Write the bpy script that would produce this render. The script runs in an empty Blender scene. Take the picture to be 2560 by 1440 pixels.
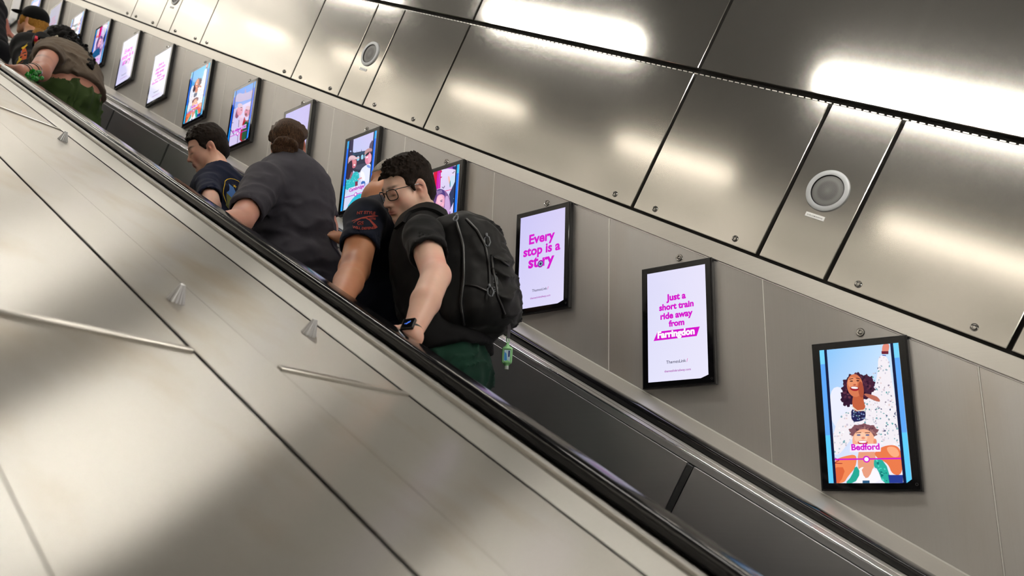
import bpy, bmesh, math, random
import numpy as np
from mathutils import Vector, Matrix, noise as mnoise

# ------------------------------------------------------------------ camera
K = 1.0794                      # plan units -> metres
A = math.radians(30.0)          # incline of the escalator shaft
CA, SA, TA = math.cos(A), math.sin(A), math.tan(A)
scene = bpy.context.scene
COL = scene.collection

CAM_LOC = np.array([0.86696, -2.71755, -0.14347])
YAW, PITCH, ROLL, FPX = math.radians(38.71366), math.radians(16.34561), math.radians(-2.225164), 2026.576
def cam_axes():
    ca, sa, cb, sb, cc, sc = (math.cos(YAW), math.sin(YAW), math.cos(PITCH), math.sin(PITCH), math.cos(ROLL), math.sin(ROLL))
    Rz = np.array([[ca, -sa, 0], [sa, ca, 0], [0, 0, 1]])
    Rx = np.array([[1, 0, 0], [0, cb, -sb], [0, sb, cb]])
    Ry = np.array([[cc, 0, sc], [0, 1, 0], [-sc, 0, cc]])
    return Rz @ Rx @ Ry         # columns: right, forward, up
CR = cam_axes()
cam_data = bpy.data.cameras.new('camera')
cam = bpy.data.objects.new('camera', cam_data)
COL.objects.link(cam)
M = Matrix.Identity(4)
for i in range(3):
    M[i][0], M[i][1], M[i][2], M[i][3] = CR[i, 0], CR[i, 2], -CR[i, 1], CAM_LOC[i]
cam.matrix_world = M
cam_data.sensor_width = 36.0
cam_data.lens = FPX * 36.0 / 2560.0
cam_data.clip_start, cam_data.clip_end = 0.02, 200
cam_data.dof.use_dof = True
cam_data.dof.focus_distance = 3.25
cam_data.dof.aperture_fstop = 3.6
scene.camera = cam

# ------------------------------------------------------------------ world and exposure
world = bpy.data.worlds.new('world')
scene.world = world
world.use_nodes = True
world.node_tree.nodes['Background'].inputs[0].default_value = (1.0, 0.93, 0.82, 1)
world.node_tree.nodes['Background'].inputs[1].default_value = 0.02
vs = scene.view_settings
vs.view_transform = 'Standard'
vs.look = 'None'
vs.exposure = 0.0
vs.gamma = 1.0
vs.use_curve_mapping = False
scene.cycles.use_denoising = True
scene.cycles.use_adaptive_sampling = True
scene.cycles.adaptive_threshold = 0.07
scene.cycles.adaptive_min_samples = 20
scene.cycles.max_bounces = 5
scene.cycles.diffuse_bounces = 2
scene.cycles.glossy_bounces = 3
scene.cycles.transmission_bounces = 3
scene.cycles.sample_clamp_indirect = 6.0

TUBE_POWER = 105.0               # radiance of the fluorescent tubes

# ------------------------------------------------------------------ helpers
def W(s, y, n):
    """shaft coordinates (down the slope, towards the wall, square to the slope) -> world"""
    return (K * (s * CA + n * SA), K * y, K * (-s * SA + n * CA))
def V(x, y, z):
    return (K * x, K * y, K * z)
S_DIR = Vector((CA, 0, -SA)); N_DIR = Vector((SA, 0, CA)); Y_DIR = Vector((0, 1, 0))

def tag(o, label=None, cat=None, group=None, kind=None):
    if label: o['label'] = label
    if cat: o['category'] = cat
    if group: o['group'] = group
    if kind: o['kind'] = kind
    return o

def empty(name, loc=(0, 0, 0)):
    o = bpy.data.objects.new(name, None)
    o.empty_display_size = 0.05
    o.location = loc
    COL.objects.link(o)
    return o

class MB:
    """collects shapes, then links them as ONE mesh object"""
    def __init__(self):
        self.bm = bmesh.new()
    def hexa(self, p, bevel=0.0, seg=1):
        """p: 8 corners, bottom ring 0-3 then top ring 4-7"""
        t = bmesh.new()
        v = [t.verts.new(q) for q in p]
        for f in ((0, 3, 2, 1), (4, 5, 6, 7), (0, 1, 5, 4), (1, 2, 6, 5), (2, 3, 7, 6), (3, 0, 4, 7)):
            t.faces.new([v[i] for i in f])
        bmesh.ops.recalc_face_normals(t, faces=t.faces)
        if bevel > 0:
            bmesh.ops.bevel(t, geom=list(t.edges), offset=bevel, segments=seg, affect='EDGES', profile=0.6)
        self.merge(t)
        return self
    def merge(self, t):
        me = bpy.data.meshes.new('tmp')
        t.to_mesh(me); t.free()
        self.bm.from_mesh(me)
        bpy.data.meshes.remove(me)
    def box(self, s0, s1, y0, y1, n0, n1, bevel=0.0, seg=1):
        return self.hexa([W(s0, y0, n0), W(s1, y0, n0), W(s1, y1, n0), W(s0, y1, n0),
                          W(s0, y0, n1), W(s1, y0, n1), W(s1, y1, n1), W(s0, y1, n1)], bevel, seg)
    def vbox(self, x0, x1, y0, y1, z0, z1, bevel=0.0, seg=1):
        return self.hexa([V(x0, y0, z0), V(x1, y0, z0), V(x1, y1, z0), V(x0, y1, z0),
                          V(x0, y0, z1), V(x1, y0, z1), V(x1, y1, z1), V(x0, y1, z1)], bevel, seg)
    def sweep(self, prof, s0, s1, closed=True):
        """profile [(y, n)] extruded along the slope"""
        a = [self.bm.verts.new(W(s0, y, n)) for y, n in prof]
        b = [self.bm.verts.new(W(s1, y, n)) for y, n in prof]
        m = len(prof)
        for i in range(m if closed else m - 1):
            j = (i + 1) % m
            self.bm.faces.new((a[i], a[j], b[j], b[i]))
        if closed:
            self.bm.faces.new(a[::-1]); self.bm.faces.new(b)
        return self
    def lathe(self, prof, origin, axis, seg=32, flute=0, depth=0.0, cap=True):
        """profile [(radius, height)] turned round axis (metres)"""
        ax = Vector(axis).normalized()
        u = ax.orthogonal().normalized(); v = ax.cross(u)
        o = Vector(origin)
        rings = []
        for r, h in prof:
            ring = []
            for i in range(seg):
                t = 2 * math.pi * i / seg
                rr = r * (1 - depth * (0.5 + 0.5 * math.cos(flute * t))) if flute else r
                ring.append(self.bm.verts.new(o + ax * h + (u * math.cos(t) + v * math.sin(t)) * rr))
            rings.append(ring)
        for k in range(len(rings) - 1):
            for i in range(seg):
                j = (i + 1) % seg
                self.bm.faces.new((rings[k][i], rings[k][j], rings[k + 1][j], rings[k + 1][i]))
        if cap:
            if prof[0][0] > 1e-6: self.bm.faces.new(rings[0][::-1])
            if prof[-1][0] > 1e-6: self.bm.faces.new(rings[-1])
        return self
    def tube(self, pts, r, seg=10, cap=True):
        """round tube along world points; r a number or a list"""
        P = [Vector(p) for p in pts]
        n = len(P)
        R = r if isinstance(r, (list, tuple)) else [r] * n
        rings = []
        up = None
        for i in range(n):
            d = (P[min(i + 1, n - 1)] - P[max(i - 1, 0)]).normalized()
            if up is None: up = d.orthogonal().normalized()
            up = (up - d * up.dot(d))
            up = up.normalized() if up.length > 1e-6 else d.orthogonal().normalized()
            w = d.cross(up)
            rings.append([self.bm.verts.new(P[i] + (up * math.cos(2 * math.pi * k / seg) + w * math.sin(2 * math.pi * k / seg)) * R[i]) for k in range(seg)])
        for k in range(n - 1):
            for i in range(seg):
                j = (i + 1) % seg
                self.bm.faces.new((rings[k][i], rings[k][j], rings[k + 1][j], rings[k + 1][i]))
        if cap:
            self.bm.faces.new(rings[0][::-1]); self.bm.faces.new(rings[-1])
        return self
    def ribbon(self, pts, nrm, width, thick):
        """flat strap along world points; nrm the outward normal at each point"""
        P = [Vector(p) for p in pts]; N = [Vector(q).normalized() for q in nrm]
        n = len(P); rows = []
        for i in range(n):
            d = (P[min(i + 1, n - 1)] - P[max(i - 1, 0)]).normalized()
            sd = d.cross(N[i]).normalized() * (width / 2)
            t = N[i] * thick
            rows.append([self.bm.verts.new(q) for q in (P[i] - sd, P[i] + sd, P[i] + sd + t, P[i] - sd + t)])
        for k in range(n - 1):
            for i in range(4):
                j = (i + 1) % 4
                self.bm.faces.new((rows[k][i], rows[k][j], rows[k + 1][j], rows[k + 1][i]))
        self.bm.faces.new(rows[0][::-1]); self.bm.faces.new(rows[-1])
        return self
    def sphere(self, c, r, seg=16, rings=10, mat=None):
        t = bmesh.new()
        bmesh.ops.create_uvsphere(t, u_segments=seg, v_segments=rings, radius=1.0)
        rr = r if isinstance(r, (tuple, list)) else (r, r, r)
        for v in t.verts:
            q = Vector((v.co.x * rr[0], v.co.y * rr[1], v.co.z * rr[2]))
            if mat is not None: q = mat @ q
            v.co = q + Vector(c)
        self.merge(t)
        return self
    def build(self, name, mat, parent=None, smooth=False, angle=40):
        bmesh.ops.recalc_face_normals(self.bm, faces=self.bm.faces)
        me = bpy.data.meshes.new(name)
        self.bm.to_mesh(me); self.bm.free()
        o = bpy.data.objects.new(name, me)
        me.materials.append(mat)
        COL.objects.link(o)
        if smooth:
            me.shade_smooth()
            try: me.set_sharp_from_angle(angle=math.radians(angle))
            except Exception: pass
        if parent is not None: attach(o, parent)
        return o

def attach(o, parent):
    o.parent = parent
    o.matrix_parent_inverse = Matrix.Translation(-Vector(parent.location)) if parent.parent is None else Matrix.Identity(4)
def attach_sub(o, part):
    """sub-part whose mesh is in world coordinates, under a part built the same way"""
    o.parent = part
    o.matrix_parent_inverse = Matrix.Identity(4)

# ------------------------------------------------------------------ materials
def new_mat(name):
    m = bpy.data.materials.new(name)
    m.use_nodes = True
    return m, m.node_tree.nodes, m.node_tree.links, m.node_tree.nodes['Principled BSDF']

def plain(name, col, rough=0.5, metal=0.0, spec=0.5, emit=None, estr=0.0):
    m, N, L, b = new_mat(name)
    b.inputs['Base Color'].default_value = (*col, 1)
    b.inputs['Roughness'].default_value = rough
    b.inputs['Metallic'].default_value = metal
    b.inputs['Specular IOR Level'].default_value = spec
    if emit:
        b.inputs['Emission Color'].default_value = (*emit, 1)
        b.inputs['Emission Strength'].default_value = estr
    return m

def steel(name, col, rough, aniso=0.0, tangent=None, var=0.06, brush='s', stain=0.0, bump=0.0, metal=1.0):
    """brushed stainless steel: fine stretched grain, faint smears"""
    m, N, L, b = new_mat(name)
    b.inputs['Metallic'].default_value = metal
    tc = N.new('ShaderNodeTexCoord')
    mp = N.new('ShaderNodeMapping')
    mp.inputs['Rotation'].default_value = (0, -A if brush == 's' else (math.pi / 2 - A if brush == 'n' else 0), 0)
    mp.inputs['Scale'].default_value = (3.0, 260.0, 260.0)
    if brush == 'z':
        mp.inputs['Rotation'].default_value = (0, 0, 0)
        mp.inputs['Scale'].default_value = (260.0, 260.0, 3.0)
    L.new(tc.outputs['Object'], mp.inputs['Vector'])
    g = N.new('ShaderNodeTexNoise'); g.inputs['Scale'].default_value = 1.0; g.inputs['Detail'].default_value = 3.0
    L.new(mp.outputs[0], g.inputs['Vector'])
    sm = N.new('ShaderNodeTexNoise'); sm.inputs['Scale'].default_value = 2.6; sm.inputs['Detail'].default_value = 5.0; sm.inputs['Roughness'].default_value = 0.6
    L.new(tc.outputs['Object'], sm.inputs['Vector'])
    r1 = N.new('ShaderNodeMapRange'); r1.inputs[3].default_value = rough - var; r1.inputs[4].default_value = rough + var
    mix = N.new('ShaderNodeMath'); mix.operation = 'MULTIPLY_ADD'; mix.inputs[1].default_value = 0.45
    L.new(g.outputs['Fac'], mix.inputs[0])
    hf = N.new('ShaderNodeMath'); hf.operation = 'MULTIPLY'; hf.inputs[1].default_value = 0.55
    L.new(sm.outputs['Fac'], hf.inputs[0]); L.new(hf.outputs[0], mix.inputs[2])
    L.new(mix.outputs[0], r1.inputs[0]); L.new(r1.outputs[0], b.inputs['Roughness'])
    cr = N.new('ShaderNodeMix'); cr.data_type = 'RGBA'
    cr.inputs[6].default_value = (*[c * 0.90 for c in col], 1); cr.inputs[7].default_value = (*[min(1, c * 1.08) for c in col], 1)
    L.new(mix.outputs[0], cr.inputs[0])
    out = cr.outputs[2]
    if stain > 0:
        st = N.new('ShaderNodeTexNoise'); st.inputs['Scale'].default_value = 1.0; st.inputs['Detail'].default_value = 6
        sp = N.new('ShaderNodeMapping'); sp.inputs['Rotation'].default_value = (0, -A if brush == 's' else 0, 0)
        sp.inputs['Scale'].default_value = (0.7, 5.0, 5.0) if brush == 's' else (3.5, 3.5, 1.2)
        L.new(tc.outputs['Object'], sp.inputs[0]); L.new(sp.outputs[0], st.inputs['Vector'])
        rg = N.new('ShaderNodeMapRange'); rg.inputs[1].default_value = 0.52; rg.inputs[2].default_value = 0.75; rg.inputs[4].default_value = stain
        L.new(st.outputs['Fac'], rg.inputs[0])
        c2 = N.new('ShaderNodeMix'); c2.data_type = 'RGBA'; c2.inputs[7].default_value = (col[0] * 0.80, col[1] * 0.70, col[2] * 0.56, 1)
        L.new(rg.outputs[0], c2.inputs[0]); L.new(out, c2.inputs[6]); out = c2.outputs[2]
    L.new(out, b.inputs['Base Color'])
    if aniso:
        b.inputs['Anisotropic'].default_value = aniso
        cv = N.new('ShaderNodeCombineXYZ')
        for i in range(3): cv.inputs[i].default_value = tangent[i]
        L.new(cv.outputs[0], b.inputs['Tangent'])
    if bump > 0:
        bp = N.new('ShaderNodeBump'); bp.inputs['Strength'].default_value = bump; bp.inputs['Distance'].default_value = 0.0004
        L.new(g.outputs['Fac'], bp.inputs['Height']); L.new(bp.outputs[0], b.inputs['Normal'])
    return m

MAT = {}
MAT['panel_upper'] = steel('brushed_steel_upper', (0.64, 0.62, 0.585), 0.135, 0.35, N_DIR, var=0.012, metal=0.94)
MAT['panel_lower'] = steel('brushed_steel_lower', (0.565, 0.545, 0.53), 0.42, 0.8, (0, 0, 1), var=0.04, brush='z', stain=0.35, metal=0.84)
MAT['trim'] = steel('brushed_steel_trim', (0.80, 0.77, 0.72), 0.40, 0.5, N_DIR, var=0.05, metal=0.75)
MAT['deck'] = steel('satin_steel_deck', (0.64, 0.615, 0.57), 0.30, 0.98, Y_DIR, var=0.025, stain=0.8, metal=0.78)
MAT['deck_strip'] = steel('satin_steel_strip', (0.70, 0.68, 0.635), 0.32, 0.9, Y_DIR, var=0.03, metal=0.65)
MAT['balustrade'] = steel('dark_steel_balustrade', (0.44, 0.44, 0.45), 0.40, 0.4, N_DIR, var=0.05, metal=0.8)
MAT['bright'] = plain('polished_edge', (0.85, 0.85, 0.86), 0.16, 1.0)
MAT['chrome'] = plain('bolt_steel', (0.66, 0.65, 0.63), 0.2, 1.0)
MAT['dark_gap'] = plain('dark_gap', (0.012, 0.011, 0.010), 0.7)
MAT['rubber'] = plain('handrail_rubber', (0.006, 0.006, 0.007), 0.13, spec=0.42)
MAT['groove'] = plain('groove_seal', (0.16, 0.145, 0.12), 0.5)
MAT['black_glass'] = plain('black_glass', (0.004, 0.004, 0.005), 0.06, spec=0.22)
MAT['black_metal'] = plain('black_metal', (0.008, 0.008, 0.009), 0.35, spec=.3)
MAT['grille'] = plain('speaker_grille', (0.20, 0.195, 0.19), 0.5, 0.6)
MAT['ring'] = plain('speaker_ring', (0.40, 0.415, 0.43), 0.45, 0.3)
MAT['plate'] = plain('white_plate', (0.80, 0.80, 0.80), 0.5)
MAT['ink'] = plain('ink', (0.05, 0.05, 0.06), 0.6)
MAT['cone'] = plain('cast_aluminium', (0.93, 0.93, 0.95), 0.36, 0.65)
MAT['bar'] = plain('seam_bar_steel', (0.66, 0.63, 0.58), 0.30, 0.9)
MAT['seam'] = plain('painted_glint', (0.86, 0.84, 0.80), 0.35, 0.35)  # pale colour stands in for light caught on panel edges
MAT['landing_tube'] = plain('landing_tube', (0.9, 0.9, 0.9), 0.4, emit=(1.0, 0.96, 0.88), estr=TUBE_POWER * 3.6)
MAT['ceiling'] = plain('dark_ceiling', (0.022, 0.021, 0.020), 0.85)
MAT['far'] = plain('tunnel_cladding', (0.10, 0.095, 0.085), 0.6)
MAT['landing'] = plain('landing_wall', (0.82, 0.80, 0.76), 0.6)
MAT['tread'] = plain('step_metal', (0.12, 0.12, 0.12), 0.45, 0.8)
MAT['tube'] = plain('fluorescent_tube', (0.9, 0.9, 0.9), 0.4, emit=(1.0, 0.95, 0.86), estr=TUBE_POWER)
MAT['tube_dim'] = plain('fluorescent_tube_warm', (0.9, 0.9, 0.9), 0.4, emit=(1.0, 0.90, 0.74), estr=TUBE_POWER * 0.13)
MAT['cladding_far'] = plain('opposite_cladding', (0.72, 0.69, 0.64), 0.5)
MAT['tube_added'] = plain('added_wall_tube', (0.9, 0.9, 0.9), 0.4, emit=(1.0, 0.94, 0.84), estr=TUBE_POWER * 2.0)  # added tubes, boosted so the opposite wall mirrors brightly in the cladding
MAT['fitting'] = plain('lamp_body', (0.05, 0.05, 0.05), 0.5, 0.2)

# ------------------------------------------------------------------ lamps: two rows of suspended tubes, plus an added row brightening the opposite wall
def lamp(s0, s1, y, n, label, group, mat='tube', shield=False):
    t = empty('ceiling_light', W((s0 + s1) / 2, y, n))
    tag(t, label, 'ceiling light', group)
    r = 0.016
    MB().tube([W(s0, y, n), W(s1, y, n)], r * K, 16).build('lamp_tube', MAT[mat], t, smooth=True)
    b = MB().box(s0 - .03, s1 + .03, y - .035, y + .035, n + .035, n + .075, 0.004)
    b.box(s0 - .03, s0 - .005, y - .02, y + .02, n - .02, n + .04, 0.003)
    b.box(s1 + .005, s1 + .03, y - .02, y + .02, n - .02, n + .04, 0.003)
    if shield: b.box(s0 - .03, s1 + .03, y + .030, y + .035, n - .075, n + .04, .001)  # plate added to keep this tube's streak off the cladding
    b.build('lamp_body', MAT['fitting'], t)
    rd = MB()
    for q in (s0 + .3, s1 - .3):
        rd.tube([W(q, y, n + .07), W(q, y, 3.35)], 0.006, 8)
    rd.build('hanging_rod', MAT['fitting'], t)
PER = 2.336
for k in range(-6, 3):
    lamp(-1.074 + PER * k, 0.166 + PER * k, -0.90, 1.53, 'fluorescent lamp hung over the escalator with the riders', 'lamps over the far escalator')
PER = 2.41
for k in range(-6, 3):
    lamp(-1.39 + PER * k, -0.19 + PER * k, -3.10, 1.45, 'fluorescent lamp hung over the near escalator', 'lamps over the near escalator', 'tube_dim')
PER = 2.843
for k in range(-6, 3):
    lamp(-1.60 + PER * k, 0.40 + PER * k, -7.55, 1.75, 'unseen lamp added to brighten the opposite wall, shielded towards the riders', 'added lamps brightening the opposite wall', 'tube_added', True)  # unseen row added only to light the opposite wall

# ------------------------------------------------------------------ the setting
S_TOP, S_BOT = -19.0, 5.0
wall = empty('wall_right', W(0, 0, 0)); tag(wall, kind='structure')
def struct(mb, name, mat, parent=None, **kw):
    o = mb.build(name, mat, parent, **kw)
    if parent is None: tag(o, kind='structure')
    return o
# backing behind the cladding
struct(MB().box(S_TOP, S_BOT, 0.030, 0.10, 0.50, 3.4), 'backing', MAT['dark_gap'], wall)
struct(MB().box(S_TOP, S_BOT, 0.0045, 0.0295, -0.30, 0.53), 'backing', MAT['bright'], wall)
MB().tube([W(S_TOP, -.0020, -.0068), W(S_BOT, -.0020, -.0068)], 0.0034 * K, 8).build('edge_bead', MAT['seam'], wall, smooth=True)  # bead coloured pale, a painted highlight along the panels' lower edge

def bolt_at(x, y, z, r, parent, dish=False, name='bolt'):
    """domed security bolt with a washer, its axis square to the wall (world metres)"""
    m = MB()
    o = (x, y, z)
    if dish:
        m.lathe([(r * 1.75, 0), (r * 1.75, .0012), (r * 1.55, .0035), (r * 1.25, .001), (r * 1.0, .001)], o, (0, -1, 0), 24, cap=False)
    else:
        m.lathe([(r * 1.25, 0), (r * 1.25, .002), (r * 1.05, .004)], o, (0, -1, 0), 24, cap=False)
    m.lathe([(r * .95, .002), (r * .95, .006), (r * .72, .0095), (r * .42, .0100), (r * .40, .0045), (r * .0001, .0045)], o, (0, -1, 0), 24)
    b = m.build(name, MAT['chrome'], None, smooth=True, angle=35)
    attach_sub(b, parent) if parent.parent is not None else attach(b, parent)
    return b

UP0, UP1 = 0.585, 1.138           # lower row of upper cladding
GAP = 0.0065
seam_cycle = [-0.530, -0.282, 0.261, 1.619]       # repeats every 2.703
seams = []
for k in range(-8, 3):
    for q in seam_cycle: seams.append(q + 2.7027 * k)
seams = sorted(x for x in seams if -20.8 < x < 4.9)
# measured seams replace the ideal ones where the photograph shows them
meas = [-1.083, -2.432, -2.984, -3.238, -3.780, -5.120, -5.690, -5.945, -6.515]
seams = [min(meas, key=lambda m: abs(m - x)) if min(abs(m - x) for m in meas) < .07 else x for x in seams]
for a, b in zip(seams[:-1], seams[1:]):
    narrow = (b - a) < 0.3
    p = MB().box(a + GAP, b - GAP, 0.0, 0.022, UP0, UP1, 0.0022).build('speaker_panel' if narrow else 'cladding_panel', MAT['panel_upper'], wall)
    if not narrow:
        for q in (a + .1, b - .1):
            if -9 < q < 1.2: bolt_at(*W(q, -0.0005, 0.609), 0.0098, p)
upper = [0.27 + 1.349 * i for i in range(-15, 4)]
for a, b in zip(upper[:-1], upper[1:]):
    MB().box(a + GAP, b - GAP, 0.0, 0.022, 1.161, 2.6, 0.0022).build('cladding_panel', MAT['panel_upper'], wall)
# perforated strip inside the joint, below a dark recess
m = MB()
s = -9.0
while s < 1.3:
    m.box(s, s + .017, 0.0075, 0.012, 1.1405, 1.1440)
    s += 0.026
m.build('perforated_strip', MAT['trim'], wall)
# trim band
MB().box(S_TOP, S_BOT, -0.006, 0.02, 0.5165, 0.5735, 0.002).build('trim_band', MAT['trim'], wall)
# screen panels: upright seams
LG = 0.0016
lower_panels = {}
for i in range(-2, 26):
    x1 = 0.441 - 0.5935 * (i)
    x0 = x1 - 0.5935
    lo, hi = -0.004, 0.5135
    p = []
    for y in (0.0, 0.004):
        for x, n in ((x0 + LG, lo), (x1 - LG, lo), (x1 - LG, hi), (x0 + LG, hi)):
            s = (x - n * SA) / CA
            p.append(W(s, y, n))
    m = MB().hexa(p, 0.0012)
    lower_panels[i] = m.build('screen_panel', MAT['panel_lower'], wall)
    c = []
    for y in (-.0006, .004):
        for x, n in ((x1 - .0015, lo), (x1 + .0015, lo), (x1 + .0015, hi), (x1 - .0015, hi)): c.append(W((x - n * SA) / CA, y, n))
    MB().hexa(c).build('seam_glint', MAT['seam'], wall)  # painted glint: pale strip for light caught by the seam's bevels
    if -1 <= i < 16:
        bx, bz = 0.141 - 0.5935 * i, 0.468 + 0.5935 * TA * i
        bolt_at(*V(bx, -0.0002, bz), 0.0085, lower_panels[i], dish=True)

# dark vault, far side of the tunnel and its ends
prof = [(0.10, 2.55), (0.0, 2.9), (-0.8, 3.9), (-2.2, 4.6), (-4.2, 4.9), (-6.2, 4.6), (-7.6, 3.9), (-8.4, 2.9), (-8.5, 2.4)]
o = MB().sweep(prof, S_TOP, S_BOT, closed=False).build('ceiling', MAT['ceiling'], smooth=True); tag(o, kind='structure')
o = MB().box(S_TOP, S_BOT, -8.6, -8.5, -1.6, 2.6).build('wall_left', MAT['cladding_far']); tag(o, kind='structure')
o = MB().box(S_TOP - .2, S_TOP, -8.6, 0.1, -1.6, 5.0).build('wall_top', MAT['landing']); tag(o, kind='structure')
o = MB().box(S_BOT, S_BOT + .2, -8.6, 0.1, -1.6, 5.0).build('wall_bottom', MAT['far']); tag(o, kind='structure')
o = MB().box(S_TOP, S_BOT, -8.6, 0.1, -1.62, -1.55).build('floor', MAT['dark_gap']); tag(o, kind='structure')

# lamps of the upper landing, hung across the shaft
for i, (y0, y1) in enumerate(((-8.0, -5.6), (-5.3, -2.9), (-2.6, -0.4))):
    for n in (1.15, 2.5):
        t = empty('ceiling_light', W(S_TOP + 1.0, (y0 + y1) / 2, n)); tag(t, 'long lamp hung across the upper landing', 'ceiling light', 'lamps of the upper landing')
        MB().tube([W(S_TOP + .9, y0, n), W(S_TOP + .9, y1, n)], .022 * K, 12).build('lamp_tube', MAT['landing_tube'], t, smooth=True)
        MB().box(S_TOP + .96, S_TOP + 1.0, y0 - .03, y1 + .03, n - .06, n + .06, .004).build('lamp_body', MAT['fitting'], t)
        for yb in (y0 + .4, y1 - .4): MB().tube([W(S_TOP + .98, yb, n), W(S_TOP + .02, yb, n)], .008, 8).build('bracket', MAT['fitting'], t)

# ------------------------------------------------------------------ escalators
def handrail_profile(y0, y1, n0, n1):
    """rounded C-section belt"""
    c = (y0 + y1) / 2; w = (y1 - y0) / 2
    pts = []
    for k in range(13):
        t = math.pi * k / 12
        y = c - w * math.copysign(abs(math.cos(t)) ** 0.6, math.cos(t))
        n = n0 + .012 + (n1 - n0 - .012) * abs(math.sin(t)) ** 0.55
        pts.append((y, n))
    pts += [(y1 - .004, n0), (c + .018, n0), (c + .018, n0 + .006), (c - .018, n0 + .006), (c - .018, n0), (y0 + .004, n0)]
    return pts
HR0, HR1 = -0.058, -0.030

def escalator(name, label, y_out_far, y_out_near, near_deck_end, far_deck_end, full=True):
    e = empty(name, W(0, (y_out_far + y_out_near) / 2, -0.9)); tag(e, label, 'escalator')
    fy0, fy1 = y_out_far - .08, y_out_far            # far belt
    ny0, ny1 = y_out_near, y_out_near + .08          # near belt
    for (a, b) in ((fy0, fy1), (ny0, ny1)):
        MB().sweep(handrail_profile(a, b, HR0, HR1), S_TOP, S_BOT).build('handrail', MAT['rubber'], e, smooth=True, angle=50)
        c = (a + b) / 2
        MB().box(S_TOP, S_BOT, c - .016, c + .016, -.075, HR0 + .008).build('handrail_guide', MAT['black_metal'], e)
    # far side: wall ledge, inner deck, bright edge, bevel, inner panels
    MB().hexa([W(S_TOP, far_deck_end, -.014), W(S_BOT, far_deck_end, -.014), W(S_BOT, fy1 + .004, -.052), W(S_TOP, fy1 + .004, -.052),
               W(S_TOP, far_deck_end, -.006), W(S_BOT, far_deck_end, -.006), W(S_BOT, fy1 + .004, -.044), W(S_TOP, fy1 + .004, -.044)], 0.0015).build('outer_deck', MAT['trim'], e)
    MB().box(S_TOP, S_BOT, fy0 - .045, fy0 + .012, -.075, -.0605, 0.0012).build('inner_deck', MAT['deck_strip'], e)
    MB().box(S_TOP, S_BOT, fy0 - .100, fy0 - .0465, -.078, -.0625, 0.0012).build('inner_deck', MAT['deck_strip'], e)
    MB().tube([W(S_TOP, fy0 - .101, -.0655), W(S_BOT, fy0 - .101, -.0655)], 0.0042 * K, 10).build('edge_bead', MAT['bright'], e, smooth=True)
    MB().box(S_TOP, S_BOT, fy0 - .1055, fy0 - .0995, -.0860, -.0665, .001).build('edge_bevel', MAT['balustrade'], e)
    # near side
    MB().box(S_TOP, S_BOT, ny1 - .012, ny1 + .045, -.075, -.0605, 0.0012).build('inner_deck', MAT['deck_strip'], e)
    MB().box(S_TOP, S_BOT, ny1 + .0465, ny1 + .10, -.078, -.0625, 0.0012).build('inner_deck', MAT['deck_strip'], e)
    MB().tube([W(S_TOP, ny1 + .101, -.0655), W(S_BOT, ny1 + .101, -.0655)], 0.0042 * K, 10).build('edge_bead', MAT['bright'], e, smooth=True)
    MB().box(S_TOP, S_BOT, ny0 - .026, ny0 + .012, -.080, -.066, 0.0012).build('outer_deck', MAT['trim'], e)
    MB().box(S_TOP, S_BOT, ny0 - .040, ny0 - .026, -.092, -.0745).build('groove_seal', MAT['groove'], e)
    MB().hexa([W(S_TOP, near_deck_end, -.096), W(S_BOT, near_deck_end, -.096), W(S_BOT, ny0 - .040, -.086), W(S_TOP, ny0 - .040, -.086),
               W(S_TOP, near_deck_end, -.0865), W(S_BOT, near_deck_end, -.0865), W(S_BOT, ny0 - .040, -.074), W(S_TOP, ny0 - .040, -.074)], 0.0015).build('outer_deck', MAT['deck_strip'], e)
    # inner side panels and their joint strips
    yf, yn = fy0 - .112, ny1 + .112
    for yy, d in ((yf, 1), (yn, -1)):
        a, b = (yy, yy + .012) if d > 0 else (yy - .012, yy)
        q = -0.267 - 0.988 * 20
        while q < 4.6:
            MB().box(q + .012, q + .988 - .012, a, b, -.86, -.088, 0.0012).build('inner_panel', MAT['balustrade'], e)
            MB().box(q - .010, q + .010, a - .001 * d, b - .001 * d + (.001 if d > 0 else -.001), -.86, -.0895, 0.001).build('joint_strip', MAT['dark_strip'], e)
            q += 0.988
        a, b = (yy - .004, yy + .02) if d > 0 else (yy - .02, yy + .004)
        MB().box(S_TOP, S_BOT, a, b, -1.25, -.86, 0.0012).build('skirt_panel', MAT['balustrade'], e)
    return e, yf, yn
MAT['dark_strip'] = plain('joint_strip_metal', (0.10, 0.105, 0.11), 0.4, 0.8)
esc, IN_F, IN_N = escalator('escalator', 'steep escalator with black handrails along the screen wall, carrying the riders', -0.12, -1.25, -1.373, 0.0)

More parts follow.
